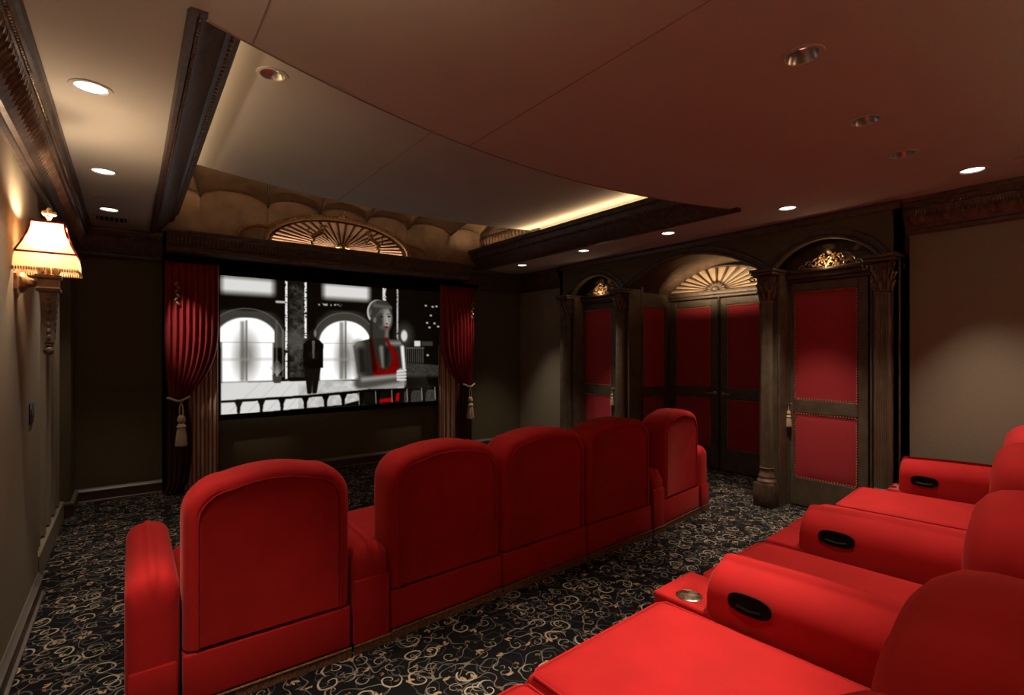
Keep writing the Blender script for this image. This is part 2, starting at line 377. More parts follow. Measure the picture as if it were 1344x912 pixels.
# shell vault ----------------------------------------------------------
cus = [.16, .65, 1.38, 2.01, 2.64, 3.28, 3.99, 4.62]
def scal(x):
    for a, c in zip(cus, cus[1:]):
        if a <= x <= c + 1e-6:
            s = (x - a) / (c - a); s = min(max(s, 0), 1); return 3.445 + .13 * math.sqrt(max(0, 1 - (2 * s - 1) ** 2)) * (1 if c - a > .5 else .55)
    return 3.445
b = B(); xs = []
for a, c in zip(cus, cus[1:]): xs += [a + (c - a) * (1 - math.cos(PI * i / 14)) / 2 for i in range(14)]
xs.append(cus[-1])
loft(b, [[(x, 7.0 - .08 * k / 5 + .03 * math.sin(PI * k / 5), 3.02 + (scal(x) - 3.02) * k / 5) for k in range(6)] for x in xs], close=False, cap=False)
vault = struct('trim_13', b, 'shell')
for a, c in zip(cus, cus[1:]):
    b = B()
    n = 14; m_ = 8
    def fn(u, v, a=a, c=c):
        x = a + (c - a) * (1 - math.cos(PI * u)) / 2; zz = scal(x)
        xc = 2.4; k = v
        # each flute fans outwards and rises towards the viewer
        x2 = xc + (x - xc) * (1 + .30 * k); arch = math.sin(PI * (x - a) / (c - a)) if c > a else 0
        return (min(max(x2, TX0), TX1), 6.90 - 1.72 * k, zz + .02 + .46 * math.sin(k * PI / 2) ** .9 - (1 - arch) * .05 * k)
    grid(b, fn, n, m_)
    obj('vault_flute', b, 'shell', vault)
    b = B(); tube(b, [(x, 6.905, scal(x) + .006) for x in [a + (c - a) * (1 - math.cos(PI * i / 16)) / 2 for i in range(17)]], .013, 6)
    obj('scallop_rib', b, 'bronze', vault)
for a in cus[1:-1]:
    b = B(); tube(b, [(2.4 + (a - 2.4) * (1 + .3 * k), 6.90 - 1.72 * k, 3.455 + .46 * math.sin(k * PI / 2) ** .9 - .05 * k) for k in [i / 10 for i in range(11)]], .016, 6)
    obj('vault_rib', b, 'bronze', vault)
b = B(); box(b, (TX0, 5.2, 4.05), (TX1, YF, 4.1)); struct('trim_14', b, 'shell')

# fan pediment
fan = thing('sunburst_pediment', 'wide gilt-edged fan pediment with dusty pink pleats over the screen cornice', 'ornament', (2.30, 6.90, 3.03))
b = B(); pts = []
prism(b, arcpts((0, 0), .90, .36, 0, PI, 30), .0, .03, 'y'); obj('backing', b, 'rib', fan)
NP = 23
for i in range(NP):
    a0, a1 = PI * i / NP, PI * (i + 1) / NP; g = .022
    b = B(); r0 = .12
    def ep(a, f): return (.88 * f * math.cos(a), .35 * f * math.sin(a))
    p = [ep(a0 + g * 1.6, r0), ep(a0 + g, 1), ep((a0 + a1) / 2, 1.0), ep(a1 - g, 1), ep(a1 - g * 1.6, r0)]
    vsf = [b.verts.new((x, -.002 if k != 2 else -.02, z + .004)) for k, (x, z) in enumerate(p)]
    c0 = b.verts.new((p[0][0] * .5 + p[4][0] * .5, -.012, p[0][1] * .5 + p[4][1] * .5 + .004))
    b.faces.new((vsf[0], vsf[1], vsf[2], c0)); b.faces.new((c0, vsf[2], vsf[3], vsf[4]))
    obj('pleat', b, 'pleat', fan, smooth=False)
def arcmould(bm, c, rx, rz, a0, a1, y, r=.02, n=40):
    tube(bm, [(c[0] + rx * math.cos(a0 + (a1 - a0) * i / n), y, c[1] + rz * math.sin(a0 + (a1 - a0) * i / n)) for i in range(n + 1)], r, 8)
b = B(); arcmould(b, (0, 0), .96, .40, .03, PI - .03, -.05, .030); arcmould(b, (0, 0), 1.0, .43, .3, PI - .3, -.03, .014); 
for sg in (-1, 1): arcmould(b, (sg * .98, .0), .30, .17, (0 if sg > 0 else PI), (PI * .62 if sg > 0 else PI * .38), -.05, .024, 14)
obj('arch_moulding', b, 'gold', fan)
b = B()
for i in range(70):
    a = .12 + (PI - .24) * i / 69; blob(b, (.985 * math.cos(a), -.075, .42 * math.sin(a)), (.013, .012, .012), None, 6, 4)
stuff(obj('bead_row', b, 'gold', fan))
b = B(); blob(b, (0, -.07, .44), (.04, .03, .045)); blob(b, (-.05, -.07, .42), (.035, .02, .02)); blob(b, (.05, -.07, .42), (.035, .02, .02)); blob(b, (0, -.07, .49), (.018, .015, .03))
obj('finial', b, 'gold', fan)
b = B()
for i in range(9):
    a = PI * i / 8; blob(b, (.07 * math.cos(a), -.03, .035 * math.sin(a) + .02), (.035, .02, .018), Matrix.Rotation(-a, 3, 'Y'))
blob(b, (0, -.05, .03), (.03, .03, .03)); obj('boss', b, 'gold', fan)
# two rearing gilt beasts
def beast(name, x, face, label):
    t = thing(name, label, 'figurine', (x, 6.80, 3.03), 0)
    b = B(); f = face
    tube(b, [(-.07 * f, 0, .10), (-.02 * f, 0, .13), (.04 * f, 0, .17), (.07 * f, 0, .21)], [.030, .036, .038, .026], 8)
    tube(b, [(.06 * f, 0, .19), (.085 * f, 0, .235), (.09 * f, 0, .262)], [.026, .02, .018], 8)
    blob(b, (.105 * f, 0, .268), (.032, .016, .018), Matrix.Rotation(.4 * f, 3, 'Y'))
    obj('body', b, 'gold', t)
    for sy in (-.02, .02):
        b = B(); tube(b, [(-.07 * f, sy, .10), (-.035 * f, sy, .065), (-.075 * f, sy, .035), (-.06 * f, sy, 0)], [.024, .015, .010, .013], 6); obj('leg', b, 'gold', t)
        b = B(); tube(b, [(.055 * f, sy, .17), (.105 * f, sy, .155 + sy), (.125 * f, sy, .115 + sy), (.14 * f, sy, .12)], [.018, .012, .009, .010], 6); obj('leg', b, 'gold', t)
    b = B(); tube(b, [(-.09 * f, 0, .11), (-.125 * f, 0, .15), (-.115 * f, 0, .20), (-.085 * f, 0, .215)], [.009, .012, .014, .005], 6); obj('tail', b, 'gold', t)
    b = B(); tube(b, [(.055 * f, 0, .22), (.035 * f, 0, .25), (.06 * f, 0, .285)], [.012, .014, .005], 6); obj('mane', b, 'gold', t)
beast('gilt_rearing_beast', 1.95, 1, 'small gilt rearing beast left of the fan pediment centre')
beast('gilt_rearing_beast', 2.72, -1, 'small gilt rearing beast on the right side of the fan pediment')

# baseboards and pilasters -------------------------------------------------
BP = [(0, 0), (.035, 0), (.035, .012), (.022, .022), (.018, .10), (.024, .108), (.024, .118), (.012, .13), (0, .135)]
def baseboard(name, A, Bp, out):
    b = B(); sweep(b, [(0, 0), (.02, 0), (.02, .105), (0, .105)], A, Bp, out); o = struct(name, b, 'base')
    b = B(); sweep(b, [(0, .105), (.026, .105), (.028, .12), (.014, .135), (.006, .15), (0, .15)], A, Bp, out); obj('cap_moulding', b, 'basecap', o)
    b = B(); sweep(b, [(.02, 0), (.034, 0), (.034, .012), (.02, .02)], A, Bp, out); obj('shoe_moulding', b, 'basecap', o)
baseboard('baseboard_left', (XL, YB), (XL, 4.68), (1, 0))
baseboard('baseboard_front', (XL, YF - .02), (.33, YF - .02), (0, -1)); baseboard('baseboard_front_centre', (.5, YF - .02), (4.3, YF - .02), (0, -1))
baseboard('baseboard_front_right', (4.3, YF - .02), (XR, YF - .02), (0, -1)); baseboard('baseboard_right', (XR, YB), (XR, 1.53), (-1, 0)); baseboard('baseboard_right_front', (XR, 6.05), (XR, YF), (-1, 0))
# fluted casing on the recessed part of the left wall
b = B()
box(b, (XL - .14, 4.95, 0), (XL - .095, 6.60, 2.72)); cs = struct('trim_15', b, 'wall')
for i in range(5):
    b = B(); y = 5.12 + i * .32; tube(b, [(XL - .095, y, .2), (XL - .095, y, 2.7)], .062, 10); obj('reed', b, 'wall', cs)
b = B(); box(b, (XL - .14, 4.93, 0), (XL - .02, 6.62, .18)); obj('plinth', b, 'wall', cs)
b = B(); box(b, (XL - .14, 6.72, 0), (XL + .02, YF, 2.72)); pl = struct('trim_17', b, 'wall_shaded')
b = B(); box(b, (XL - .12, 6.700, .14), (XL - .0, 6.722, 2.66)); obj('raised_panel', b, 'wall_shaded', pl)
b = B(); box(b, (XL - .14, 6.69, 0), (XL + .05, YF - .05, .11)); obj('plinth', b, 'base', pl)
b = B(); box(b, (XL - .14, 6.68, .11), (XL + .055, YF - .05, .145), .008); obj('plinth_cap', b, 'basecap', pl)

# right cabinetry wall ------------------------------------------------------
FX = 5.5; DX = 5.7; NX = 6.55
colY = [1.64, 2.69, 4.72, 5.80]
arches = [(2.165, .50, .27), (3.705, .965, .34), (5.26, .51, .27)]
SPR = 2.54
Y0, Y1 = 1.52, 6.02
# spandrel face with three arched cuts, one mesh
def arch_z(y):
    for c, hw, rise in arches:
        if abs(y - c) < hw:
            s = (y - c) / hw
            rad = (hw * hw + rise * rise) / (2 * rise)
            return SPR - .03 + math.sqrt(max(0, rad * rad - (y - c) ** 2)) - (rad - rise)
    return SPR - .03
ys = [Y0]
for c, hw, r_ in arches: ys += [c - hw + 2 * hw * i / 32 for i in range(33)]
ys = sorted(set(round(v, 4) for v in ys + [Y1]))
b = B(); loft(b, [[(FX, y, arch_z(y)), (FX, y, CH), (FX + .09, y, CH), (FX + .09, y, arch_z(y))] for y in ys])
sp = struct('wall_right_arcade', b, 'wall_shaded', angle=30)
for k, (c, hw, rise) in enumerate(arches):
    rad = (hw * hw + rise * rise) / (2 * rise); zc = SPR - .03 + rise - rad; a = math.asin(min(1, hw / rad))
    for j, (dr, r_) in enumerate(((0, .018), (.035, .014), (.062, .020))):
        b = B(); tube(b, [(FX - .012, c + (rad + dr) * math.sin(t_), zc + (rad + dr) * math.cos(t_)) for t_ in [-a * .985 + 2 * a * .985 * i / 36 for i in range(37)]], r_, 8)
        obj('arch_moulding', b, 'wood', sp)
b = B(); sweep(b, [(0, 2.93), (.02, 2.93), (.03, 2.95), (.035, 2.975), (.05, 2.985), (.05, 3.0), (0, 3.0)], (FX, Y0), (FX, Y1), (-1, 0)); obj('top_moulding', b, 'crown', sp)
# returns & the piers behind the columns
b = B()
for y, hw in zip(colY, (.12, .11, .11, .12)): box(b, (FX, y - hw, 0), (FX + .25, y + hw, 2.52))
box(b, (FX, Y0 - .0, 0), (FX + .2, Y0 + .06, CH)); box(b, (FX, Y1 - .06, 0), (FX + .2, Y1, CH))
piers = struct('wall_right_piers', b, 'doorwood', smooth=False)
b = B()
for y, hw in zip(colY, (.12, .11, .11, .12)):
    for sg in (-1, 1): tube(b, [(FX - .002, y + sg * (hw - .014), .02), (FX - .002, y + sg * (hw - .014), 2.5)], .009, 6)
obj('pier_reeding', b, 'wood', piers)
# niche shell
b = B(); box(b, (NX + .02, 2.72, 0), (NX + .1, 4.86, 3.2)); box(b, (DX + .05, 2.62, 0), (NX + .1, 2.76, 3.2)); box(b, (DX + .05, 4.70, 0), (NX + .1, 4.84, 3.2))
struct('wall_niche', b, 'doorwood', smooth=False)
b = B(); c, hw, rise = arches[1]; rad = (hw * hw + rise * rise) / (2 * rise); zc = SPR - .03 + rise - rad; a = math.asin(hw / rad)
loft(b, [[(FX + .05, c + rad * math.sin(t_), zc + rad * math.cos(t_) + .01), (NX + .1, c + rad * math.sin(t_), zc + rad * math.cos(t_) + .01), (NX + .1, c + rad * math.sin(t_), zc + rad * math.cos(t_) + .06), (FX + .05, c + rad * math.sin(t_), zc + rad * math.cos(t_) + .06)] for t_ in [-a * 1.05 + 2 * a * 1.05 * i / 30 for i in range(31)]])
struct('ceiling_niche', b, 'bronze')
b = B(); box(b, (DX + .07, 1.5, 0), (DX + .12, 2.8, 3.1)); box(b, (DX + .07, 4.62, 0), (DX + .12, 6.0, 3.1)); struct('wall_right_bays', b, 'wood', smooth=False)
# doors
def nails(bm, x, ya, yb, za, zb, step=.026, r=.008):
    ya, yb = min(ya, yb), max(ya, yb)
    def run(p, q):
        p, q = Vector(p), Vector(q); n = int((q - p).length / step)
        for i in range(n): blob(bm, p + (q - p) * (i + .5) / n, (r, r, r), None, 6, 4)
    run((x, ya, za), (x, yb, za)); run((x, ya, zb), (x, yb, zb)); run((x, ya, za), (x, ya, zb)); run((x, yb, za), (x, yb, zb))
def door(name, x, ya, yb, pa, pb, top=2.38, tint='doorwood', th=.04, axis='y'):
    """door in the plane x facing -X, from ya to yb, with its panels from pa to pb"""
    b = B()
    def bx(y0, y1, z0, z1, xa=x, xb=x + th): box(b, (xa, y0, z0), (xb, y1, z1), .004, 1)
    bx(ya, pa, .01, top); bx(pb, yb, .01, top); bx(pa, pb, 2.29, top); bx(pa, pb, 1.0, 1.136); bx(pa, pb, .01, .30)
    d = struct(name, b, tint, smooth=False)
    for z0, z1 in ((.30, 1.0), (1.136, 2.29)):
        b = B(); grid(b, lambda u, v: (x + .016 - .012 * (1 - (2 * u - 1) ** 8) * (1 - (2 * v - 1) ** 8), pa + (pb - pa) * u, z0 + (z1 - z0) * v), 16, 16)
        obj('fabric_panel', b, 'panel_red', d)
        b = B(); nails(b, x + .001, pa + .012, pb - .012, z0 + .012, z1 - .012); stuff(obj('nailhead_trim', b, 'nail', d))
    return d
d1 = door('door_1', DX, 1.84, 2.60, 1.925, 2.53)
d2 = door('door_2', DX, 5.03, 5.74, 5.11, 5.68)
d3 = door('door_3', NX, 3.915, 4.70, 4.02, 4.60); d4 = door('door_4', NX, 2.90, 3.885, 3.05, 3.79)
# side door panel in the niche's far cheek (faces -Y)
b = B(); 
for a_, c_ in (((5.80, .01), (5.88, 2.38)), ((6.38, .01), (6.46, 2.38)), ((5.88, 2.29), (6.38, 2.38)), ((5.88, 1.0), (6.38, 1.136)), ((5.88, .01), (6.38, .30))): box(b, (a_[0], 4.665, a_[1]), (c_[0], 4.70, c_[1]))
d5 = struct('door_5', b, 'doorwood', smooth=False)
for z0, z1 in ((.30, 1.0), (1.136, 2.29)):
    b = B(); box(b, (5.88, 4.68, z0), (6.38, 4.69, z1)); obj('fabric_panel', b, 'panel_red', d5)
    b = B()
    for i in range(int((z1 - z0) / .022)):
        for xx in (5.892, 6.368): blob(b, (xx, 4.678, z0 + (i + .5) * .022), (.006, .006, .006), None, 6, 4)
    stuff(obj('nailhead_trim', b, 'nail', d5))
# lever handles
def lever(d, y, s):
    b = B(); lathe(b, [(.0, 0), (.024, 0), (.024, .006), (.010, .012), (.010, .03), (0, .03)], n=14)
    bmesh.ops.rotate(b, verts=b.verts, matrix=Matrix.Rotation(-PI / 2, 3, 'Y'), cent=(0, 0, 0)); bmesh.ops.translate(b, verts=b.verts, vec=(NX, y, 1.07))
    tube(b, [(NX - .03, y, 1.07), (NX - .045, y + s * .02, 1.07), (NX - .045, y + s * .07, 1.062), (NX - .045, y + s * .12, 1.068)], [.008, .009, .008, .006], 8)
    obj('door_handle', b, 'nail', d)
lever(d3, 3.96, 1); lever(d4, 3.84, -1)
b = B(); tube(b, [(NX - .008, 3.90, .02), (NX - .008, 3.90, 2.40)], .018, 8)
n = 62
for i in range(n): blob(b, (NX - .026, 3.90, .04 + i * .038), (.010, .014, .021), Matrix.Rotation(.6, 3, 'X'), 6, 4)
obj('rope_astragal', b, 'wood', d3)
# tassel on doors
def tassel(name, x, y, z, s, label, col='cream_cord', rot=0):
    t = thing(name, label, 'tassel', (x, y, z), rot)
    b = B(); tube(b, [(0, 0, 0), (-.010 * s, 0, -.03 * s), (-.012 * s, 0, -.10 * s)], .005 * s, 6); tube(b, [(0, 0, 0), (.010 * s, 0, -.03 * s), (.012 * s, 0, -.10 * s)], .005 * s, 6); obj('cord', b, col, t)
    b = B(); lathe(b, [(.004, -.095), (.022, -.105), (.030, -.13), (.026, -.15), (.018, -.16), (.026, -.17), (.034, -.185), (.030, -.195), (0, -.195)][::1], n=16)
    bmesh.ops.scale(b, vec=(s, s, s), verts=b.verts); obj('knot', b, col, t)
    b = B(); lathe(b, [(.026, -.19), (.034, -.24), (.042, -.33), (.040, -.335), (0, -.33)], n=28, flute=.16); bmesh.ops.scale(b, vec=(s, s, s), verts=b.verts)
    obj('skirt', b, col, t); return t
tassel('key_tassel', DX - .035, 2.565, 1.08, .72, 'small red and gold tassel hanging from the near cabinet door')
b = B(); lathe(b, [(.0, 0), (.018, 0), (.018, .004), (.006, .01), (.008, .03), (.014, .036), (.012, .046), (0, .05)], n=12); bmesh.ops.rotate(b, verts=b.verts, matrix=Matrix.Rotation(-PI / 2, 3, 'Y'), cent=(0, 0, 0)); bmesh.ops.translate(b, verts=b.verts, vec=(DX, 2.565, 1.08)); obj('door_knob', b, 'chrome', d1)
b = B(); lathe(b, [(.0, 0), (.018, 0), (.018, .004), (.006, .01), (.008, .03), (.014, .036), (.012, .046), (0, .05)], n=12); bmesh.ops.rotate(b, verts=b.verts, matrix=Matrix.Rotation(-PI / 2, 3, 'Y'), cent=(0, 0, 0)); bmesh.ops.translate(b, verts=b.verts, vec=(DX, 5.07, 1.10)); obj('door_knob', b, 'nail', d2)
tassel('key_tassel', DX - .035, 5.07, 1.10, .72, 'small gold tassel hanging from the far cabinet door beside the niche')
# casings of the bays
for nm, (c, hw, rise), dd in (('trim_18', arches[0], d1), ('trim_19', arches[2], d2)):
    b = B(); box(b, (DX - .03, c - .44, 2.385), (DX + .06, c + .44, 2.42), .006); box(b, (DX - .07, c - .44, 2.42), (DX + .06, c + .44, 2.47), .008); box(b, (DX - .10, c - .44, 2.47), (DX + .06, c + .44, 2.50), .008)
    box(b, (DX - .02, c - .44, 0), (DX + .04, c - .40 + (.05 if dd is d1 else 0), 2.39)); box(b, (DX - .02, c + .40, 0), (DX + .04, c + .44, 2.39))
    o = struct(nm, b, 'wood')
    b = B(); beads(b, (DX - .075, c - .40), (DX - .075, c + .40), .018, (.007, .006, .007), 2.445); stuff(obj('bead_row', b, 'bronze', o))
    b = B(); prism(b, [(c - .46, 2.50)] + [(c + hw * .93 * math.sin(t_), 2.50 + rise * .95 * math.cos(t_)) for t_ in [-PI / 2 + PI * i / 24 for i in range(25)]] + [(c + .46, 2.50)], DX + .03, DX + .06, 'x'); obj('tympanum', b, 'wood', o)
# pierced gilt ornaments
def ornament(c, label):
    t = thing('gilt_lunette_ornament', label, 'ornament', (DX - .03, c, 2.50))
    rnd = random.Random(int(c * 100)); b = B()
    for k in range(9):                 # scroll spirals arranged in a mound
        s = (k - 4) / 4; y = s * .26; h = .15 * math.sqrt(max(.06, 1 - s * s)); sg = 1 if s > 0 else -1
        pts = [(-.01, y + sg * (.035 * (1 - q / 10)) * math.cos(q * .75), h * .55 + .04 * (1 - q / 10) * math.sin(q * .75)) for q in range(10)]
        tube(b, pts, .008, 6); tube(b, [(-.005, y * .3, 0), (-.01, y * .7, h * .35), (-.008, y, h * .6)], .007, 6)
    obj('scrollwork', b, 'gold', t)
    b = B()
    for k in range(60):
        a = PI * rnd.random(); f = rnd.random() ** .6; y = .17 * f * math.cos(a); z = .015 + .155 * f * math.sin(a)
        blob(b, (-.02 - .02 * rnd.random(), y, z), (.012, .017, .008), Matrix.Rotation(rnd.uniform(-1.5, 1.5), 3, 'X'), 6, 4)
    obj('leaf_cluster', b, 'goldbright', t)
    b = B(); blob(b, (-.04, 0, .17), (.02, .022, .025)); obj('crest', b, 'goldbright', t)
    L = bpy.data.lights.new('lunette_lamp', 'POINT'); L.energy = .9; L.color = (1, .72, .42); L.shadow_soft_size = .01
    lo = bpy.data.objects.new('lunette_lamp', L); COL.objects.link(lo); lo.location = (DX - .12, c + .0, 2.535)
ornament(arches[0][0], 'lit gilt foliage carving above the near right-hand cabinet door')
ornament(arches[2][0], 'lit gilt foliage carving above the far cabinet door')
# fanlight over the double doors
fl = thing('fanlight', 'cream pleated sunburst fanlight with dark ribs above the double doors', 'fanlight', (NX - .02, 3.92, 2.50))
b = B(); box(b, (-.02, -1.0, -.10), (.03, .77, -.06), .006); box(b, (-.05, -1.0, -.06), (.03, .77, 0), .008); obj('sill', b, 'wood', fl)
b = B(); prism(b, arcpts((0, 0), .80, .33, 0, PI, 30), .01, .03, 'x'); obj('backing', b, 'rib', fl)
NF = 14
for i in range(NF):
    a0, a1 = PI * i / NF, PI * (i + 1) / NF; g = .028; b = B()
    def ep(a, f): return (.78 * f * math.cos(a), .32 * f * math.sin(a))
    p = [ep(a0 + g, .25), ep(a0 + g, 1), ep((a0 + a1) / 2, 1.0), ep(a1 - g, 1), ep(a1 - g, .25)]
    vf = [b.verts.new((.004 if k != 2 else -.015, y, z + .005)) for k, (y, z) in enumerate(p)]; c0 = b.verts.new((-.006, (p[0][0] + p[4][0]) / 2, (p[0][1] + p[4][1]) / 2 + .005))
    b.faces.new((vf[0], vf[1], vf[2], c0)); b.faces.new((c0, vf[2], vf[3], vf[4])); obj('pleat', b, 'cream_pleat', fl, smooth=False)
for i in range(NF + 1):
    a0 = PI * i / NF; b = B(); tube(b, [(-.012, .78 * f * math.cos(a0), .32 * f * math.sin(a0) + .005) for f in (.2, .6, 1)], [.006, .011, .015], 6); obj('rib', b, 'wood', fl)
b = B(); tube(b, [(-.01, .80 * math.cos(PI * i / 30), .33 * math.sin(PI * i / 30)) for i in range(31)], .018, 8); obj('rim', b, 'wood', fl)
b = B()
for i in range(9):
    a = PI * i / 8; blob(b, (-.03, .10 * math.cos(a), .075 * math.sin(a) + .01), (.02, .048, .024), Matrix.Rotation(a, 3, 'X'))
blob(b, (-.05, 0, .02), (.03, .05, .04)); obj('boss', b, 'wood', fl)
L = bpy.data.lights.new('fanlight_lamp', 'AREA'); L.energy = 6; L.color = (1, .74, .45); L.shape = 'RECTANGLE'; L.size = .04; L.size_y = 1.1
lo = bpy.data.objects.new('fanlight_lamp', L); COL.objects.link(lo); lo.location = (NX - .30, 3.85, 2.46); lo.rotation_euler = (0, R(-(180 - 50)), 0)

# columns -----------------------------------------------------------------
def column(y, label, src=None):
    if src: return dup(src, (FX - .06, y, 0), 0, label)
    t = thing('column', label, 'column', (FX - .06, y, 0), 0, 'fluted columns of the arcade')
    b = B(); box(b, (-.10, -.10, 0), (.10, .10, .25), .006); obj('plinth', b, 'wood', t)
    b = B(); lathe(b, [(.098, .25), (.10, .262), (.098, .275), (.088, .285), (.08, .30), (.084, .315), (.08, .33), (.07, .35), (.066, .37), (.066, .40), (.071, .408), (.066, .416)], n=32); obj('base', b, 'bronze', t)
    b = B(); lathe(b, [(.064, .41), (.064, .44)] + [(.064 - .006 * (i / 8) ** 1.5, .44 + i * .2125) for i in range(9)] + [(.058, 2.17)], n=48, flute=.10); obj('shaft', b, 'doorwood', t)
    b = B(); lathe(b, [(.066, 2.165), (.07, 2.175), (.066, 2.185), (.056, 2.19), (.056, 2.26), (.066, 2.33), (.085, 2.42), (.095, 2.44), (.07, 2.46)], n=32)
    box(b, (-.115, -.115, 2.455), (.115, .115, 2.485), .008); box(b, (-.13, -.13, 2.485), (.13, .13, 2.52), .01)
    cap = obj('capital', b, 'wood', t)
    b = B()
    for ring, (z0, h, rr, n_) in enumerate(((2.20, .09, .060, 8), (2.27, .10, .064, 8))):
        for i in range(n_):
            a = 2 * PI * (i + ring * .5) / n_; ca, sa = math.cos(a), math.sin(a)
            tube(b, [(ca * rr, sa * rr, z0), (ca * (rr + .012), sa * (rr + .012), z0 + h * .6), (ca * (rr + .034), sa * (rr + .034), z0 + h), (ca * (rr + .042), sa * (rr + .042), z0 + h * .82)], [.016, .019, .014, .006], 6)
    obj('acanthus_leaves', b, 'bronze', cap)
    for sx in (-1, 1):
        for sy in (-1, 1):
            b = B(); pts = [(sx * .06, sy * .06, 2.34)]
            for q in range(14):
                r_ = .036 * (1 - q / 16); a = PI * .9 - q * .55; rr = .098 + r_ * math.cos(a); pts.append((sx * rr, sy * rr, 2.415 + r_ * math.sin(a)))
            tube(b, pts, .008, 6); obj('volute', b, 'bronze', cap)
    return t
c0 = column(colY[1], 'dark fluted column between the near cabinet door and the double-door niche')
column(colY[0], 'dark fluted column right of the near cabinet door, beside the open wall', c0)
column(colY[2], 'dark fluted column between the far cabinet door and the niche', c0)
column(colY[3], 'farthest dark fluted column, at the screen end of the arcade', c0)

# ================================================================== SCREEN WALL
b = B(); box(b, (.30, 7.16, .0), (.50, 7.23, 2.8)); box(b, (4.28, 7.16, 0), (4.40, 7.23, 2.8)); box(b, (.30, 7.16, 2.58), (4.40, 7.23, 2.8)); struct('trim_20', b, 'black', smooth=False)
ps = thing('projection_screen', 'wide lit cinema screen showing a black and white film scene', 'screen', (2.405, 7.14, .80))
b = B(); W, H_ = 3.05, 1.715; z0 = .07
box(b, (-W / 2 - .045, -.02, 0), (W / 2 + .045, .02, z0)); box(b, (-W / 2 - .045, -.02, z0 + H_), (W / 2 + .045, .02, z0 + H_ + .07)); box(b, (-W / 2 - .045, -.02, 0), (-W / 2, .02, z0 + H_ + .07)); box(b, (W / 2, -.02, 0), (W / 2 + .045, .02, z0 + H_ + .07)); obj('frame', b, 'black', ps)
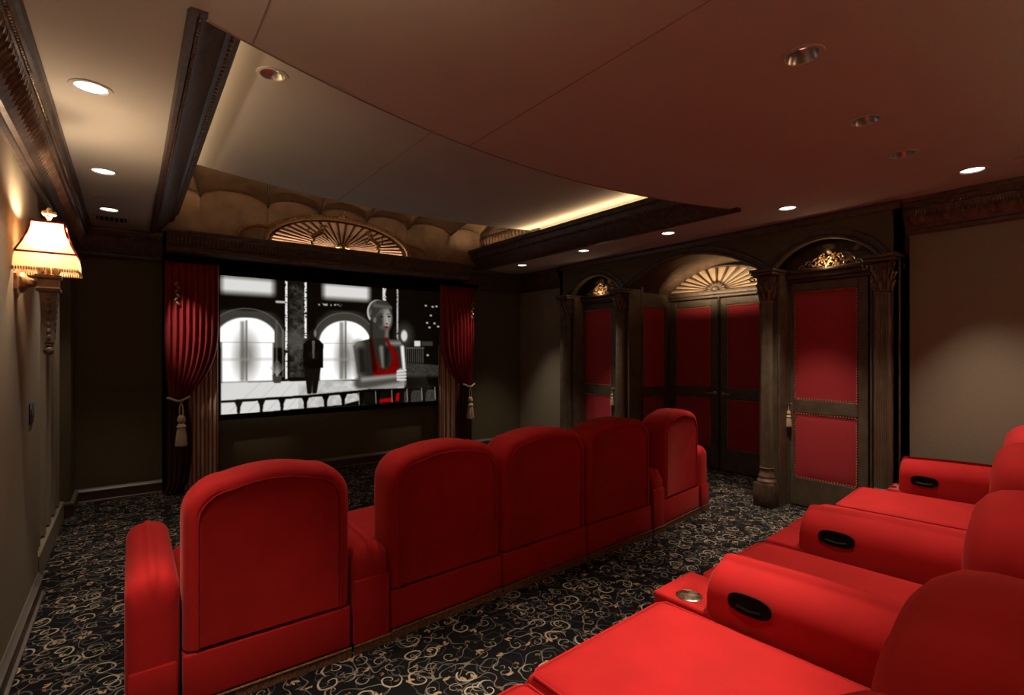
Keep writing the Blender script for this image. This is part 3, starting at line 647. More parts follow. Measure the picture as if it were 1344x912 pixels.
# picture drawn as vertex colours on a fine grid
def picture(nx=620, ny=350):
    U, V = np.meshgrid(np.linspace(0, 1, nx), np.linspace(0, 1, ny))
    th = R(37)
    def SX(px):
        a = ((280 + np.asarray(px, float) / 4.147) - 672) / 665; r = (a * math.cos(th) + math.sin(th)) / (-a * math.sin(th) + math.cos(th)); return (r * 7.12 - .88) / 3.05
    def P(px, py):
        t_ = (py - (85 + .0804 * (px - 42))) / ((845 - .068 * (px - 48)) - (85 + .0804 * (px - 42))); return float(SX(px)), t_
    asp = 3.05 / 1.715
    img = np.zeros((ny, nx, 3)); 
    rng = np.random.RandomState(3)
    def noise(n1, n2):
        g = rng.rand(n2, n1); yi = V * (n2 - 1.001); xi = U * (n1 - 1.001); y0 = yi.astype(int); x0 = xi.astype(int); fy = yi - y0; fx = xi - x0
        return (g[y0, x0] * (1 - fx) * (1 - fy) + g[y0, x0 + 1] * fx * (1 - fy) + g[y0 + 1, x0] * (1 - fx) * fy + g[y0 + 1, x0 + 1] * fx * fy)
    def paint(m, c): 
        nonlocal img
        m = np.clip(m, 0, 1)[..., None]; img = img * (1 - m) + np.array(c if hasattr(c, '__len__') else (c, c, c)) * m
    def sm(x, e): return np.clip(.5 + x / e, 0, 1)
    def rect(a, b_, e=.006):
        (x0, y0), (x1, y1) = P(*a), P(*b_); return sm(U - x0, e) * sm(x1 - U, e) * sm(V - y0, e * asp) * sm(y1 - V, e * asp)
    def ell(c, rx, ry, e=.1):
        x, y = P(*c); k = 1 / 1180.; X = (U - x) / (rx * k); Y = (V - y) / (ry * k * asp); return sm(1 - np.sqrt(X * X + Y * Y), e)
    def poly(pts, e=0):
        q = [P(*p) for p in pts]; ins = np.zeros_like(U, bool); j = len(q) - 1
        for i in range(len(q)):
            xi, yi = q[i]; xj, yj = q[j]
            c = ((yi > V) != (yj > V)) & (U < (xj - xi) * (V - yi) / ((yj - yi) or 1e-9) + xi); ins ^= c; j = i
        m = ins.astype(float)
        for _ in range(1): m = (m + np.roll(m, 1, 0) + np.roll(m, -1, 0) + np.roll(m, 1, 1) + np.roll(m, -1, 1)) / 5
        return m
    def limb(p, q, r0, r1):
        (x0, y0), (x1, y1) = P(*p), P(*q); k = 1 / 1180.; ax, ay = (U - x0), (V - y0) / asp; bx, by = x1 - x0, (y1 - y0) / asp
        h = np.clip((ax * bx + ay * by) / (bx * bx + by * by), 0, 1); d = np.sqrt((ax - bx * h) ** 2 + (ay - by * h) ** 2); return sm((r0 + (r1 - r0) * h) * k - d, .004)
    n1 = noise(60, 40); n2 = noise(200, 120)
    paint(np.ones_like(U), .012); paint(n1 * n2 * .5, .06)
    # upper glowing windows
    paint(rect((42, 88), (330, 195), .03), .78); paint(rect((600, 128), (850, 225), .03), .78)
    paint(rect((42, 200), (400, 208)) * (n2 > .45), .5); paint(rect((42, 264), (395, 270)) * (n2 > .4), .45); paint(rect((515, 218), (850, 224)) * (n2 > .5), .45)
    paint(rect((340, 224), (392, 238)), .7); paint(rect((570, 238), (700, 256)) * (n2 > .55), .6)
    # arched glowing doorways
    for (x0, x1, yt, yb, xm) in ((46, 325, 330, 660, 180), (580, 862, 335, 650, 720)):
        xc = (x0 + x1) / 2; w_ = (x1 - x0) / 2
        paint(ell((xc, yt + 130), w_ + 40, 190, .25) * rect((x0 - 20, 270), (x1 + 60, 480), .01), .16)
        m = np.maximum(ell((xc, yt + 120), w_, 122, .06) * rect((x0 - 9, yt - 20), (x1 + 9, yt + 122), .004), rect((x0, yt + 118), (x1, yb), .01)); paint(m, .97)
        paint(rect((xm - 32, yt + 5), (xm - 10, yb), .01) * .7, .25); paint(rect((xm - 4, yt), (xm + 6, yb), .005), .35); paint(ell((xm, yt + 195), 46, 95, 1.2) * .75, .25); paint(rect((x0, 536), (x1, 550), .006) * .35, .5)
        arc = np.abs(np.sqrt(((U - P(xc, yt + 120)[0]) / ((w_ + 34) / 1180.)) ** 2 + ((V - P(xc, yt + 120)[1]) / (165 / 1180. * asp)) ** 2) - 1) < .022
        paint(arc * rect((x0 - 40, 250), (x1 + 60, 440), .004) * .6, .3)
    # piers with lit stone edges
    paint(rect((400, 110), (510, 655), .004), .03); paint(rect((415, 120), (500, 640), .01) * n1 * (n2 > .3), .20); paint(ell((450, 440), 60, 60, .9) * .5, .3)
    for xx, wd in ((398, 12), (503, 12)): paint(rect((xx - wd / 2, 112), (xx + wd / 2, 650 if xx < 450 else 430), .003) * (n2 > .33), .9)
    paint(rect((922, 150), (942, 225), .003) * (n2 > .3), .75); paint(rect((999, 158), (1008, 440), .003) * (n2 > .3), .6)
    paint(rect((340, 330), (350, 560), .004) * .6, .3); paint(rect((376, 380), (384, 640), .004) * .6, .4)
    # pavement
    paint(poly([(42, 672), (510, 660), (1040, 660), (1040, 700), (700, 790), (42, 850)]), .80); paint(poly([(42, 672), (510, 660), (1040, 660), (1040, 700), (700, 790), (42, 850)]) * (.10 + .5 * n1 * (U > .3)), .42)
    for k in range(9): paint(limb((260 + k * 90, 668), (90 + k * 100, 830), 1, 1.5) * .4, .4)
    paint(poly([(1040, 560), (1240, 575), (1240, 770), (1040, 790)]) * (.35 + .4 * n2), .22); paint(rect((1045, 640), (1230, 690), .02), .015)
    # right-hand night street
    paint(ell((1040, 415), 20, 32, .5), .9); paint(ell((1040, 415), 55, 70, 1.0) * .3, .4); paint(rect((1095, 442), (1128, 472)), .75); paint(rect((1135, 445), (1195, 470)), .14)
    for k in range(9): paint(rect((1052 + k * 11, 475), (1055 + k * 11, 560), .002), .28)
    paint(rect((1050, 480), (1150, 484), .002), .3)
    for (xx, yy) in ((1158, 252), (1195, 258), (1216, 256), (1185, 305), (1165, 345), (1205, 348), (1178, 370), (1225, 365), (1168, 520)): paint(rect((xx - 6, yy - 5), (xx + 6, yy + 5), .003), .55)
    # potted plant
    paint(poly([(322, 630), (375, 630), (368, 672), (330, 672)]), .16)
    for k in range(9): paint(limb((348, 632), (312 + k * 9, 545 + abs(k - 4) * 10), 3, 1), .45)
    # standing man
    paint(limb((522, 590), (524, 722), 22, 12), .035); paint(limb((562, 590), (552, 722), 22, 12), .035)
    paint(poly([(512, 440), (545, 428), (580, 440), (600, 462), (598, 590), (492, 590), (490, 462)]), .012); paint(poly([(515, 500), (575, 500), (570, 540), (520, 540)]) * .4, .08)
    paint(poly([(538, 440), (554, 440), (549, 540), (542, 540)]), .25); paint(ell((546, 405), 21, 29), .05); paint(ell((556, 402), 8, 20, .5) * .8, .4)
    # woman, generic figure: upswept hair, face in three-quarter view, halter dress, folded arms
    def slimb(p, q, r0, r1, e=.022):
        (x0, y0), (x1, y1) = P(*p), P(*q); k = 1 / 1180.; ax, ay = (U - x0), (V - y0) / asp; bx, by = x1 - x0, (y1 - y0) / asp
        h = np.clip((ax * bx + ay * by) / (bx * bx + by * by), 0, 1); d = np.sqrt((ax - bx * h) ** 2 + (ay - by * h) ** 2); return sm((r0 + (r1 - r0) * h) * k - d, e)
    paint(ell((897, 288), 64, 72, .06), .62); paint(ell((905, 286), 62, 68, .12), .16)          # hair with a rim light
    for k in range(7): paint(slimb((850 + k * 9, 300 - k * 3), (885 + k * 10, 228 + k * 3), 1.5, 1, .004) * .5, .55)
    paint(limb((872, 340), (875, 430), 22, 26), .09); paint(poly([(872, 350), (955, 362), (948, 440), (868, 440)]), .13); paint(slimb((947, 385), (945, 440), 6, 8), .40)
    torso = poly([(762, 470), (785, 448), (868, 428), (950, 428), (1015, 440), (1040, 470), (1048, 600), (1000, 695), (820, 695), (790, 640)])
    paint(torso, .10); paint(slimb((955, 455), (1015, 455), 10, 12) * torso, .42)
    paint(slimb((790, 470), (800, 620), 30, 26, .03), .30); paint(slimb((806, 500), (815, 600), 26, 26, .03), .07)
    paint(slimb((1030, 478), (1040, 600), 11, 9, .012), .85)
    paint(ell((928, 318), 47, 66, .06), .24); paint(ell((948, 322), 28, 58, .7) * .9, .46); paint(ell((903, 335), 24, 40, .9) * .8, .10); paint(slimb((915, 372), (945, 380), 8, 6), .20)
    paint(poly([(862, 262), (890, 226), (945, 226), (975, 262), (972, 300), (955, 268), (915, 268), (888, 300), (876, 350), (862, 330)]), .13); paint(slimb((880, 250), (965, 262), 4, 3) * .6, .45)
    paint(ell((880, 330), 9, 16, .5), .30)
    for ex in (918, 958): paint(ell((ex, 311), 9, 4.5, .5), .03); paint(slimb((ex - 11, 297), (ex + 9, 296), 2, 1.5, .004) * .9, .06)
    paint(slimb((944, 314), (949, 344), 2, 4, .008) * .5, .75); paint(ell((946, 349), 6, 3, .6), .08)
    paint(ell((943, 369), 13, 5.5, .4), (.42, .02, .02))
    dress = poly([(868, 470), (880, 515), (905, 580), (928, 605), (955, 590), (975, 550), (985, 500), (975, 460), (1000, 505), (1012, 550), (1008, 605), (985, 632), (940, 645), (870, 655)])
    paint(dress, (.40, .012, .02)); paint(dress * n2 * .7, (.16, .005, .01))
    paint(slimb((858, 435), (880, 600), 8, 15, .012), (.10, .02, .012)); paint(slimb((942, 428), (985, 520), 6, 14, .008), (.34, .012, .02))
    paint(slimb((915, 480), (925, 580), 9, 5, .02), .42); paint(slimb((945, 490), (942, 575), 12, 8, .02), .05)
    paint(slimb((1030, 672), (850, 706), 22, 20, .02), .45)
    paint(slimb((800, 672), (1010, 646), 34, 22, .02), .20); paint(slimb((815, 652), (1005, 632), 9, 8, .02), .50)
    paint(ell((1024, 628), 30, 40, .3), .52)
    for k in range(4): paint(slimb((1004, 608 + k * 15), (1048, 602 + k * 17), 6, 5, .006), .74); paint(slimb((1004, 616 + k * 15), (1048, 611 + k * 17), 1, 1, .004) * .6, .2)
    # skirt below the rail and the balustrade
    paint(poly([(810, 705), (1020, 700), (1012, 772), (808, 778)]), .03); paint(poly([(905, 760), (985, 748), (990, 722), (1015, 726), (1012, 768), (905, 778)]), (.50, .01, .02))
    paint(poly([(42, 768), (500, 738), (840, 706), (1240, 690), (1240, 704), (840, 722), (500, 752), (42, 782)]), .006); paint(limb((505, 735), (840, 703), 2, 2), .55)
    for k, xx in enumerate((138, 262, 374, 502, 612, 708, 805, 897, 985, 1068, 1148, 1220)):
        yt = 778 - (xx - 42) * .078; 
        paint(poly([(xx - 24, yt), (xx + 24, yt), (xx + 10, yt + 32), (xx + 7, yt + 80), (xx - 7, yt + 80), (xx - 10, yt + 32)]), .006)
        if xx > 750: paint(limb((xx - 13, yt + 6), (xx - 10, yt + 70), 2, 2), .5)
    for _ in range(2): img = (2 * img + np.roll(img, 1, 0) + np.roll(img, -1, 0) + np.roll(img, 1, 1) + np.roll(img, -1, 1)) / 6
    return np.clip(img, 0, 1) ** np.array([1.75, 1.8, 1.9])
nx, ny = 620, 350
pic = picture(nx, ny)
X_, Z_ = np.meshgrid(np.linspace(-W / 2, W / 2, nx), np.linspace(z0 + H_, z0, ny))
co = np.stack([X_.ravel(), np.full(nx * ny, -.012), Z_.ravel()], 1)
ii, jj = np.meshgrid(np.arange(nx - 1), np.arange(ny - 1)); q = (jj * nx + ii).ravel(); fc = np.stack([q, q + nx, q + nx + 1, q + 1], 1)
me = bpy.data.meshes.new('picture'); me.vertices.add(nx * ny); me.vertices.foreach_set('co', co.ravel()); me.loops.add(fc.size); me.loops.foreach_set('vertex_index', fc.ravel().astype(np.int32))
me.polygons.add(len(fc)); me.polygons.foreach_set('loop_start', np.arange(0, fc.size, 4, dtype=np.int32)); me.update(calc_edges=True)
at = me.color_attributes.new('film', 'FLOAT_COLOR', 'POINT'); at.data.foreach_set('color', np.concatenate([pic.reshape(-1, 3), np.ones((nx * ny, 1))], 1).ravel().astype(np.float32))
m = emit('film_picture', (1, 1, 1), SCREEN_E, (.01, .01, .01)); t = m.node_tree; an = t.nodes.new('ShaderNodeAttribute'); an.attribute_name = 'film'; lnk(t, an.outputs['Color'], t.nodes['Principled BSDF'].inputs['Emission Color'])
me.materials.append(m); po = bpy.data.objects.new('picture', me); COL.objects.link(po); po.parent = ps

# curtains -------------------------------------------------------------------
def curtain(side):
    s = 1 if side == 'left' else -1; X0 = .315 if side == 'left' else 4.50   # outer edge
    wd = .54 if side == 'left' else .62
    t = thing('stage_curtain', 'crimson pleated curtain swagged back with a tassel at the ' + side + ' of the screen', 'curtain', (X0, 7.02, 0), 0, 'tied-back curtains beside the screen')
    def swag(u, v):   # u across, v from top to tie
        z = 2.70 - v * 1.62
        full = 1.0 if v < .45 else 1 - .74 * ((v - .45) / .55) ** 2.6
        out_shift = (1 - full) * .12
        x = (u * wd * full + out_shift * wd) * s
        fold = .028 * math.sin(u * 2 * PI * 9 + v * .6) * (.6 + .4 * full)
        belly = -.14 * math.sin(PI * min(1, v * 1.02)) ** .8 * math.sin(PI * u) ** .6
        return (x, fold + belly, z)
    b = B(); grid(b, swag, 130, 30); obj('swag', b, 'curtain', t)
    b = B(); grid(b, lambda u, v: ((.30 * wd + u * .70 * wd) * s, .06 + .014 * math.sin(u * 2 * PI * 6), 1.75 - 1.73 * v), 80, 6); obj('striped_panel', b, 'stripe', t)
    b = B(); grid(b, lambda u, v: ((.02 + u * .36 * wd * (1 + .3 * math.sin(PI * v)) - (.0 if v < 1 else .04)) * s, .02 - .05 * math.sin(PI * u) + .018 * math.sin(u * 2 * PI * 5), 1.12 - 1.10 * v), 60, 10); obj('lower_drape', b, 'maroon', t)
    b = B(); tube(b, [((.02 + .22 * i / 8) * s, -.06 - .05 * math.sin(PI * i / 8), 1.10 + .02 * math.cos(PI * i / 4)) for i in range(9)], .014, 8); obj('tieback', b, 'cream_cord', t)
    b = B()   # small metallic bow ornament on the drape
    for k in range(6): blob(b, ((.10 + .02 * (k % 2)) * s, -.14, 2.42 - k * .045), (.014, .01, .028), Matrix.Rotation((-1) ** k * .7, 3, 'Y'))
    obj('leaf_ornament', b, 'gold', t)
    b = B(); tube(b, [(x * s, -.10, 2.70) for x in (-.01, wd + .01)], .03, 8); obj('header', b, 'black', t)
    tt = tassel('curtain_tassel', X0 + .15 * s, 6.88, 1.06, 1.45, 'large cream tassel hanging on the ' + side + ' curtain')
curtain('left'); curtain('right')

# ================================================================== SEATING
def outline(wd, h, r, dome, z0, inset=0, n=8):
    w2 = wd / 2 - inset; top = h - inset; rr = max(r - inset * .6, .012); pts = [(-w2, z0), (w2, z0)]
    hh = [(w2 - rr + rr * math.cos(a), top - dome - rr + rr * math.sin(a)) for a in [PI / 2 * i / n for i in range(n + 1)]]
    crown_ = [(w2 - rr - (2 * (w2 - rr)) * i / n, top - dome + dome * (1 - (2 * i / n - 1) ** 2)) for i in range(1, n)]
    hl = [(-w2 + rr - rr * math.sin(a), top - dome - rr + rr * math.cos(a)) for a in [PI / 2 * i / n for i in range(n + 1)]]
    return pts + hh + crown_ + hl
def rings_y(bm, wd, h, r, dome, z0, prof, xo=0, lean=0):
    loft(bm, [[(x + xo, y + lean * (z - z0), z) for x, z in outline(wd, h, r, dome, z0, ins)] for y, ins in prof])
def cushion(bm, x0, x1, y0, y1, z0, z1, dome=.03, rad=.05, nx_=14, ny_=20, roll=0):
    def fn(u, v):
        s, t_ = 2 * u - 1, 2 * v - 1; s2 = math.copysign(1 - (1 - abs(s)) ** 1.6, s); t2 = math.copysign(1 - (1 - abs(t_)) ** 1.6, t_)
        x = (x0 + x1) / 2 + s2 * (x1 - x0) / 2; y = (y0 + y1) / 2 + t2 * (y1 - y0) / 2
        ex = min((x1 - x0) / 2 * (1 - abs(s2)), rad); ey = min((y1 - y0) / 2 * (1 - abs(t2)), rad)
        dr = rad - math.sqrt(max(0, rad ** 2 - (rad - ex) ** 2)); dr2 = rad - math.sqrt(max(0, rad ** 2 - (rad - ey) ** 2))
        z = z1 - min(rad, math.hypot(dr, dr2)) + dome * (1 - s2 * s2) * (1 - t2 ** 4) - roll * max(0, t2) ** 3
        return (x, y, z)
    g = grid(bm, fn, nx_ * 2, ny_)
    edge = [g[i][0] for i in range(nx_ * 2 + 1)] + [g[-1][j] for j in range(1, ny_ + 1)] + [g[i][-1] for i in range(nx_ * 2 - 1, -1, -1)] + [g[0][j] for j in range(ny_ - 1, 0, -1)]
    low = [bm.verts.new((v.co.x, v.co.y, z0)) for v in edge]; n = len(edge)
    for i in range(n): bm.faces.new((edge[i], edge[(i + 1) % n], low[(i + 1) % n], low[i]))
    bm.faces.new(low[::-1])
BACKP = [(.012, .07), (.006, .064), (.016, .058), (.004, .050), (.006, .036), (.018, .016), (.045, .003), (.09, 0), (.19, 0), (.24, .010), (.275, .035), (.295, .075), (.30, .12)]
ARMP = [(.0, .018), (.004, .008), (.016, 0)]
def fringe(t, x0, x1, y=-.004, z1=.05):
    b = B(); n = int((x1 - x0) / .0085)
    for i in range(n):
        x = x0 + (i + .5) * (x1 - x0) / n; box(b, (x - .0032, y - .004, .003), (x + .0032, y + .003, z1))
    stuff(obj('bullion_fringe', b, 'fringe', t, smooth=False))
    b = B(); tube(b, [(x0, y - .003, z1), (x1, y - .003, z1)], .006, 6); obj('gimp_cord', b, 'cream_cord' if False else 'fringe', t)
def arm_mesh(x0, x1, yr, yf, h, r, flare=0):
    b = B(); xc = (x0 + x1) / 2; wd = x1 - x0
    def ring(y, ins, hh): return [(x + xc, y, z) for x, z in outline(wd, hh, r, .012, .05, ins)]
    rg = [ring(yr, .05, h - .05), ring(yr + .004, .035, h - .035), ring(yr + .016, .014, h - .014), ring(yr + .04, .003, h - .003), ring(yr + .06, 0, h)] + [ring(yr + .06 + (yf - yr - .11) * k / 6, 0, h + .01 * math.sin(PI * k / 6)) for k in range(1, 7)] + [ring(yf - .02, .01, h - .01), ring(yf, .04, h - .04)]
    loft(b, rg); return b
def front_chair(wd, label, loc, rz, left=False, right=False):
    t = thing('theater_recliner', label, 'armchair', loc, rz, 'red velvet recliners of the front row')
    g = .006; X0, X1 = -wd / 2 + g, wd / 2 - g
    b = B(); box(b, (X0, .004, .05), (X1, .98, .272), .012, 3); obj('base', b, 'velvet', t)
    b = B(); box(b, (X0 + .01, .02, .268), (X1 - .01, .3, .29)); obj('seam', b, 'velvet_dark', t)
    b = B(); rings_y(b, X1 - X0, 1.08, .175, .03, .285, BACKP); bk = obj('backrest', b, 'velvet', t, angle=60)
    b = B(); tube(b, [(x, .004, z) for x, z in outline(X1 - X0, 1.08, .175, .03, .285, .056)[1:]] + [(outline(X1 - X0, 1.08, .175, .03, .285, .056)[0][0], .004, .285)], .005, 6); obj('piping', b, 'velvet', bk)
    b = B(); cushion(b, X0 + .01, X1 - .01, .28, 1.0, .26, .47); obj('seat_cushion', b, 'velvet', t, angle=60)
    fringe(t, X0, X1)
    for flag, xa, xb in ((left, -wd / 2 - .205, -wd / 2 - .004), (right, wd / 2 + .004, wd / 2 + .205)):
        if flag:
            a = obj('arm', arm_mesh(xa, xb, .0, .98, .665, .078), 'velvet', t, angle=60)
            b = B(); box(b, (xa + .012, -.012, .05), (xb - .012, .004, .27), .01); obj('arm_base_panel', b, 'velvet', a)
            b = B(); n = 24
            for i in range(n): x = xa + .01 + (i + .5) * (xb - xa - .02) / n; box(b, (x - .003, -.016, .003), (x + .003, -.009, .05))
            stuff(obj('bullion_fringe', b, 'fringe', a, smooth=False))
    return t
def mid(a, b_): return ((a[0] + b_[0]) / 2, (a[1] + b_[1]) / 2)
def place(xl, yl, wd, ang):
    ca, sa = math.cos(ang), math.sin(ang); return ((xl + ca * wd / 2, yl + sa * wd / 2, 0), (xl + ca * wd, yl + sa * wd))
# seat 1
p, e1 = place(.185, 2.71, .775, 0)
front_chair(.775, 'red velvet recliner nearest the left wall, with its own rolled left arm', p, 0, left=True)
def wedge(label, A, Bp, rz, fl=.34):
    """wedge console: rear width |AB|, opening towards the screen"""
    wd = math.hypot(Bp[0] - A[0], Bp[1] - A[1]) - .012; c = mid(A, Bp)
    t = thing('wedge_console', label, 'armrest', (c[0], c[1], 0), rz, 'wedge consoles of the front row')
    b = B()
    def ring(y, ins, hh, w_): return [(x, y, z) for x, z in outline(w_, hh, min(.09, w_ * .45), .012, .05, ins)]
    rg = [ring(.0, .03, .50, wd), ring(.01, .01, .545, wd), ring(.05, 0, .585, wd)] + [ring(.05 + .85 * k / 6, 0, .585 + .02 * math.sin(PI * k / 6), wd - (wd - fl * .75) * k / 6) for k in range(1, 7)] + [ring(.95, .02, .56, fl * .75), ring(.97, .06, .52, fl * .75)]
    loft(b, rg); obj('padded_body', b, 'velvet', t, angle=60)
    b = B(); box(b, (-wd / 2 + .004, -.012, .05), (wd / 2 - .004, .02, .40), .01); obj('rear_panel', b, 'velvet', t)
    fringe(t, -wd / 2, wd / 2, -.012)
    return t
A2 = (1.185, 2.73)
wedge('narrow red velvet wedge console between the leftmost recliner and the group of three', e1, A2, R(1.5), .19)
ang = R(3.2); q = A2
lab = ['red velvet recliner, left one of the three joined seats in the front row', 'red velvet recliner, middle one of the three joined seats in the front row', 'red velvet recliner, right one of the three joined seats in the front row']
for k in range(3):
    wd = (.83, .86, .87)[k]; p, q = place(q[0], q[1], wd, ang); front_chair(wd, lab[k], p, ang)
A5 = (q[0] + .20, q[1] + .02)
wedge('red velvet wedge console beside the last recliner at the cabinet end', q, A5, R(5), .11)
p, q5 = place(A5[0], A5[1], .74, R(8)); front_chair(.74, 'red velvet recliner at the right end of the front row near the double doors', p, R(8), right=True)

# ---- rear row (chaise recliners, seen from behind their left end)
BACKR = [(.0, .06), (.01, .03), (.04, .008), (.09, 0), (.19, 0), (.25, .010), (.29, .035), (.32, .075), (.33, .12)]
def rear_chair(wd, label, loc, rz, length=1.34, top=1.11):
    t = thing('chaise_recliner', label, 'armchair', loc, rz, 'red velvet chaise recliners of the rear row')
    X0, X1 = -wd / 2 + .004, wd / 2 - .004
    b = B(); box(b, (X0, .004, .05), (X1, .62, .30), .012, 3); obj('base', b, 'velvet', t)
    b = B(); rings_y(b, X1 - X0, top, .22, .035, .28, BACKR, lean=-.02); obj('backrest', b, 'velvet', t, angle=60)
    b = B(); cushion(b, X0, X1, .27, length - .02, .30, .485, .012, .04, roll=.01); sc = obj('seat_cushion', b, 'velvet', t, angle=60)
    b = B(); tube(b, [(X0 + .012, .35, .475), (X0 + .012, length - .06, .473), (X0 + .05, length - .03, .468), (X1 - .05, length - .03, .468), (X1 - .012, length - .06, .473), (X1 - .012, .35, .475)], .006, 6); obj('piping', b, 'velvet', sc)
    b = B(); box(b, (X0 + .02, length - .5, .05), (X1 - .02, length - .08, .31), .03, 3); obj('footrest', b, 'velvet', t)
    return t
def console(label, loc, rz, wd=.34, length=.86, top=.715, cup=True):
    t = thing('arm_console', label, 'armrest', loc, rz, 'arm consoles of the rear row')
    # broad padded arm, front part lower tray to its left
    b = B()
    def ring(y, ins, hh): return [(x, y, z) for x, z in outline(wd, hh, .13, .02, .30, ins, 10)]
    rg = [ring(.05, .05, top - .06), ring(.08, .01, top - .01)] + [ring(.08 + (length - .12) * k / 6, 0, top + .012 * math.sin(PI * k / 6)) for k in range(1, 7)] + [ring(length - .015, .004, top - .004), ring(length - .004, .012, top - .012), ring(length, .03, top - .03)]
    loft(b, rg); a = obj('arm_pad', b, 'velvet', t, angle=60)
    b = B(); box(b, (-wd / 2 - .0, .04, .05), (wd / 2, length + .02, .34), .01); obj('base', b, 'velvet', t)
    # shelf in front with the cup holder
    b = B(); box(b, (-wd / 2 + .0, length - .12, .06), (wd / 2 + .0, length + ((.27 if cup else .19) if wd > .3 else .08), .490), .018, 3); tr = obj('tray', b, 'velvet', t)
    # recessed oval control on the left face
    b = B(); N = 28; xf = -wd / 2 - .003; cy, cz = length - (.20 if wd > .3 else .17), .59
    ov = [(cy + .085 * math.cos(2 * PI * i / N), cz + .038 * math.sin(2 * PI * i / N)) for i in range(N)]
    ov = [(cy + math.copysign(abs(math.cos(2 * PI * i / N)) ** .75, math.cos(2 * PI * i / N)) * .09, cz + math.copysign(abs(math.sin(2 * PI * i / N)) ** .75, math.sin(2 * PI * i / N)) * .042) for i in range(N)]
    loft(b, [[(xf + .004, y, z) for y, z in ov], [(xf - .004, y, z) for y, z in ov], [(xf - .001, cy + (y - cy) * .90, cz + (z - cz) * .84) for y, z in ov]]); ol = obj('control_recess', b, 'black', t)
    b = B(); tube(b, [(xf - .005, cy - .05, cz - .012), (xf - .008, cy, cz - .018), (xf - .005, cy + .05, cz - .012)], .006, 6); obj('recline_lever', b, 'black_gloss', ol)
    if not cup: return t
    # steel cup holder
    cx, cyy = -wd / 2 + .075, length + (.12 if wd > .3 else .02)
    b = B(); lathe(b, [(r_, z_ - .010) for r_, z_ in ((0, .428), (.047, .428), (.049, .500), (.054, .506), (.060, .503), (.060, .499), (.0495, .4985), (.0475, .427), (0, .427))], (cx, cyy, 0), 32)
    bh = B(); bmesh.ops.create_cone(bh, cap_ends=True, segments=32, radius1=.0497, radius2=.0497, depth=.16, matrix=Matrix.Translation((cx, cyy, .503)))
    mh = bpy.data.meshes.new('cut'); bh.to_mesh(mh); bh.free(); ch = bpy.data.objects.new('cut', mh); COL.objects.link(ch); ch.parent = t
    md = tr.modifiers.new('hole', 'BOOLEAN'); md.object = ch; md.solver = 'EXACT'; nm = bpy.data.meshes.new_from_object(tr.evaluated_get(bpy.context.evaluated_depsgraph_get())); tr.modifiers.clear(); tr.data = nm; bpy.data.objects.remove(ch)
    obj('cup_holder', b, 'chrome', tr)
    return t
def R2(x, y, a): return (x, y, 0)
# N0, N1 | A | N2 | B | N3, N4 | C
rear_chair(.88, 'nearest chaise recliner of the rear row, only its footrest corner in view', (.765, .09, 0), R(3))
rear_chair(.87, 'red velvet chaise recliner in the foreground, left of the first chrome cup holder', (1.655, .13, 0), R(3), 1.37, 1.08)
console('red velvet arm console with chrome cup holder, nearest of the three in the rear row', (2.275, .19, 0), R(3), .34, 1.11)
rear_chair(.75, 'red velvet chaise recliner between the two nearer arm consoles of the rear row', (2.85, .22, 0), R(4), 1.37, 1.09)
console('red velvet arm console with black oval control, middle one of the rear row', (3.43, .29, 0), R(5), .34, 1.11, .715, False)
rear_chair(.80, 'red velvet chaise recliner behind the middle arm console of the rear row', (4.02, .35, 0), R(6), 1.33, 1.14)
rear_chair(.78, 'red velvet chaise recliner beside the farthest arm console of the rear row', (4.82, .43, 0), R(6), 1.26, 1.16)
console('red velvet arm console by the right wall, farthest of the rear row', (5.37, .46, 0), R(6), .26, 1.0, .76)

# ================================================================== LIGHTS AND FITTINGS
def downlight(x, y, z, on, label, power=None, src=[None], size=62, aim=None):
    t = thing('recessed_downlight', label, 'ceiling light', (x, y, z), 0, 'recessed downlights')
    b = B(); n = 32
    loft(b, [[(r * math.cos(2 * PI * i / n), r * math.sin(2 * PI * i / n), h) for i in range(n)] for r, h in ((.092, 0), (.090, -.005), (.072, -.006), (.068, -.002))], cap=False); obj('trim_ring', b, 'ceil', t)
    b = B(); loft(b, [[(r * math.cos(2 * PI * i / n), r * math.sin(2 * PI * i / n), h) for i in range(n)] for r, h in ((.070, -.004), (.067, .002), (.050, .04), (.036, .052))], cap=False); obj('reflector', b, 'steel', t)
    b = B(); loft(b, [[(r * math.cos(2 * PI * i / n), r * math.sin(2 * PI * i / n), h) for i in range(n)] for r, h in (((.066, .002), (.060, .004)) if on else ((.040, .0495), (.038, .0525)))]); obj('bulb', b, 'bulb_on' if on else 'bulb_dim', t)
    L = bpy.data.lights.new('downlight_lamp', 'SPOT'); L.energy = power; L.color = (1, .86, .68); L.spot_size = R(size); L.spot_blend = .75; L.shadow_soft_size = .03
    lo = bpy.data.objects.new('downlight_lamp', L); COL.objects.link(lo); lo.parent = t; lo.location = (0, 0, -.012)
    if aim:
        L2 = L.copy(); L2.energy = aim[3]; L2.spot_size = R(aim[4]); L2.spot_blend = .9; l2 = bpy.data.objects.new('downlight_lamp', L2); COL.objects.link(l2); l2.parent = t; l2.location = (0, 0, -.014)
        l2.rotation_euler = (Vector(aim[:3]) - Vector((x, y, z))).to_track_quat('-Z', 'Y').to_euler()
    return t
def cut_holes():
    pass
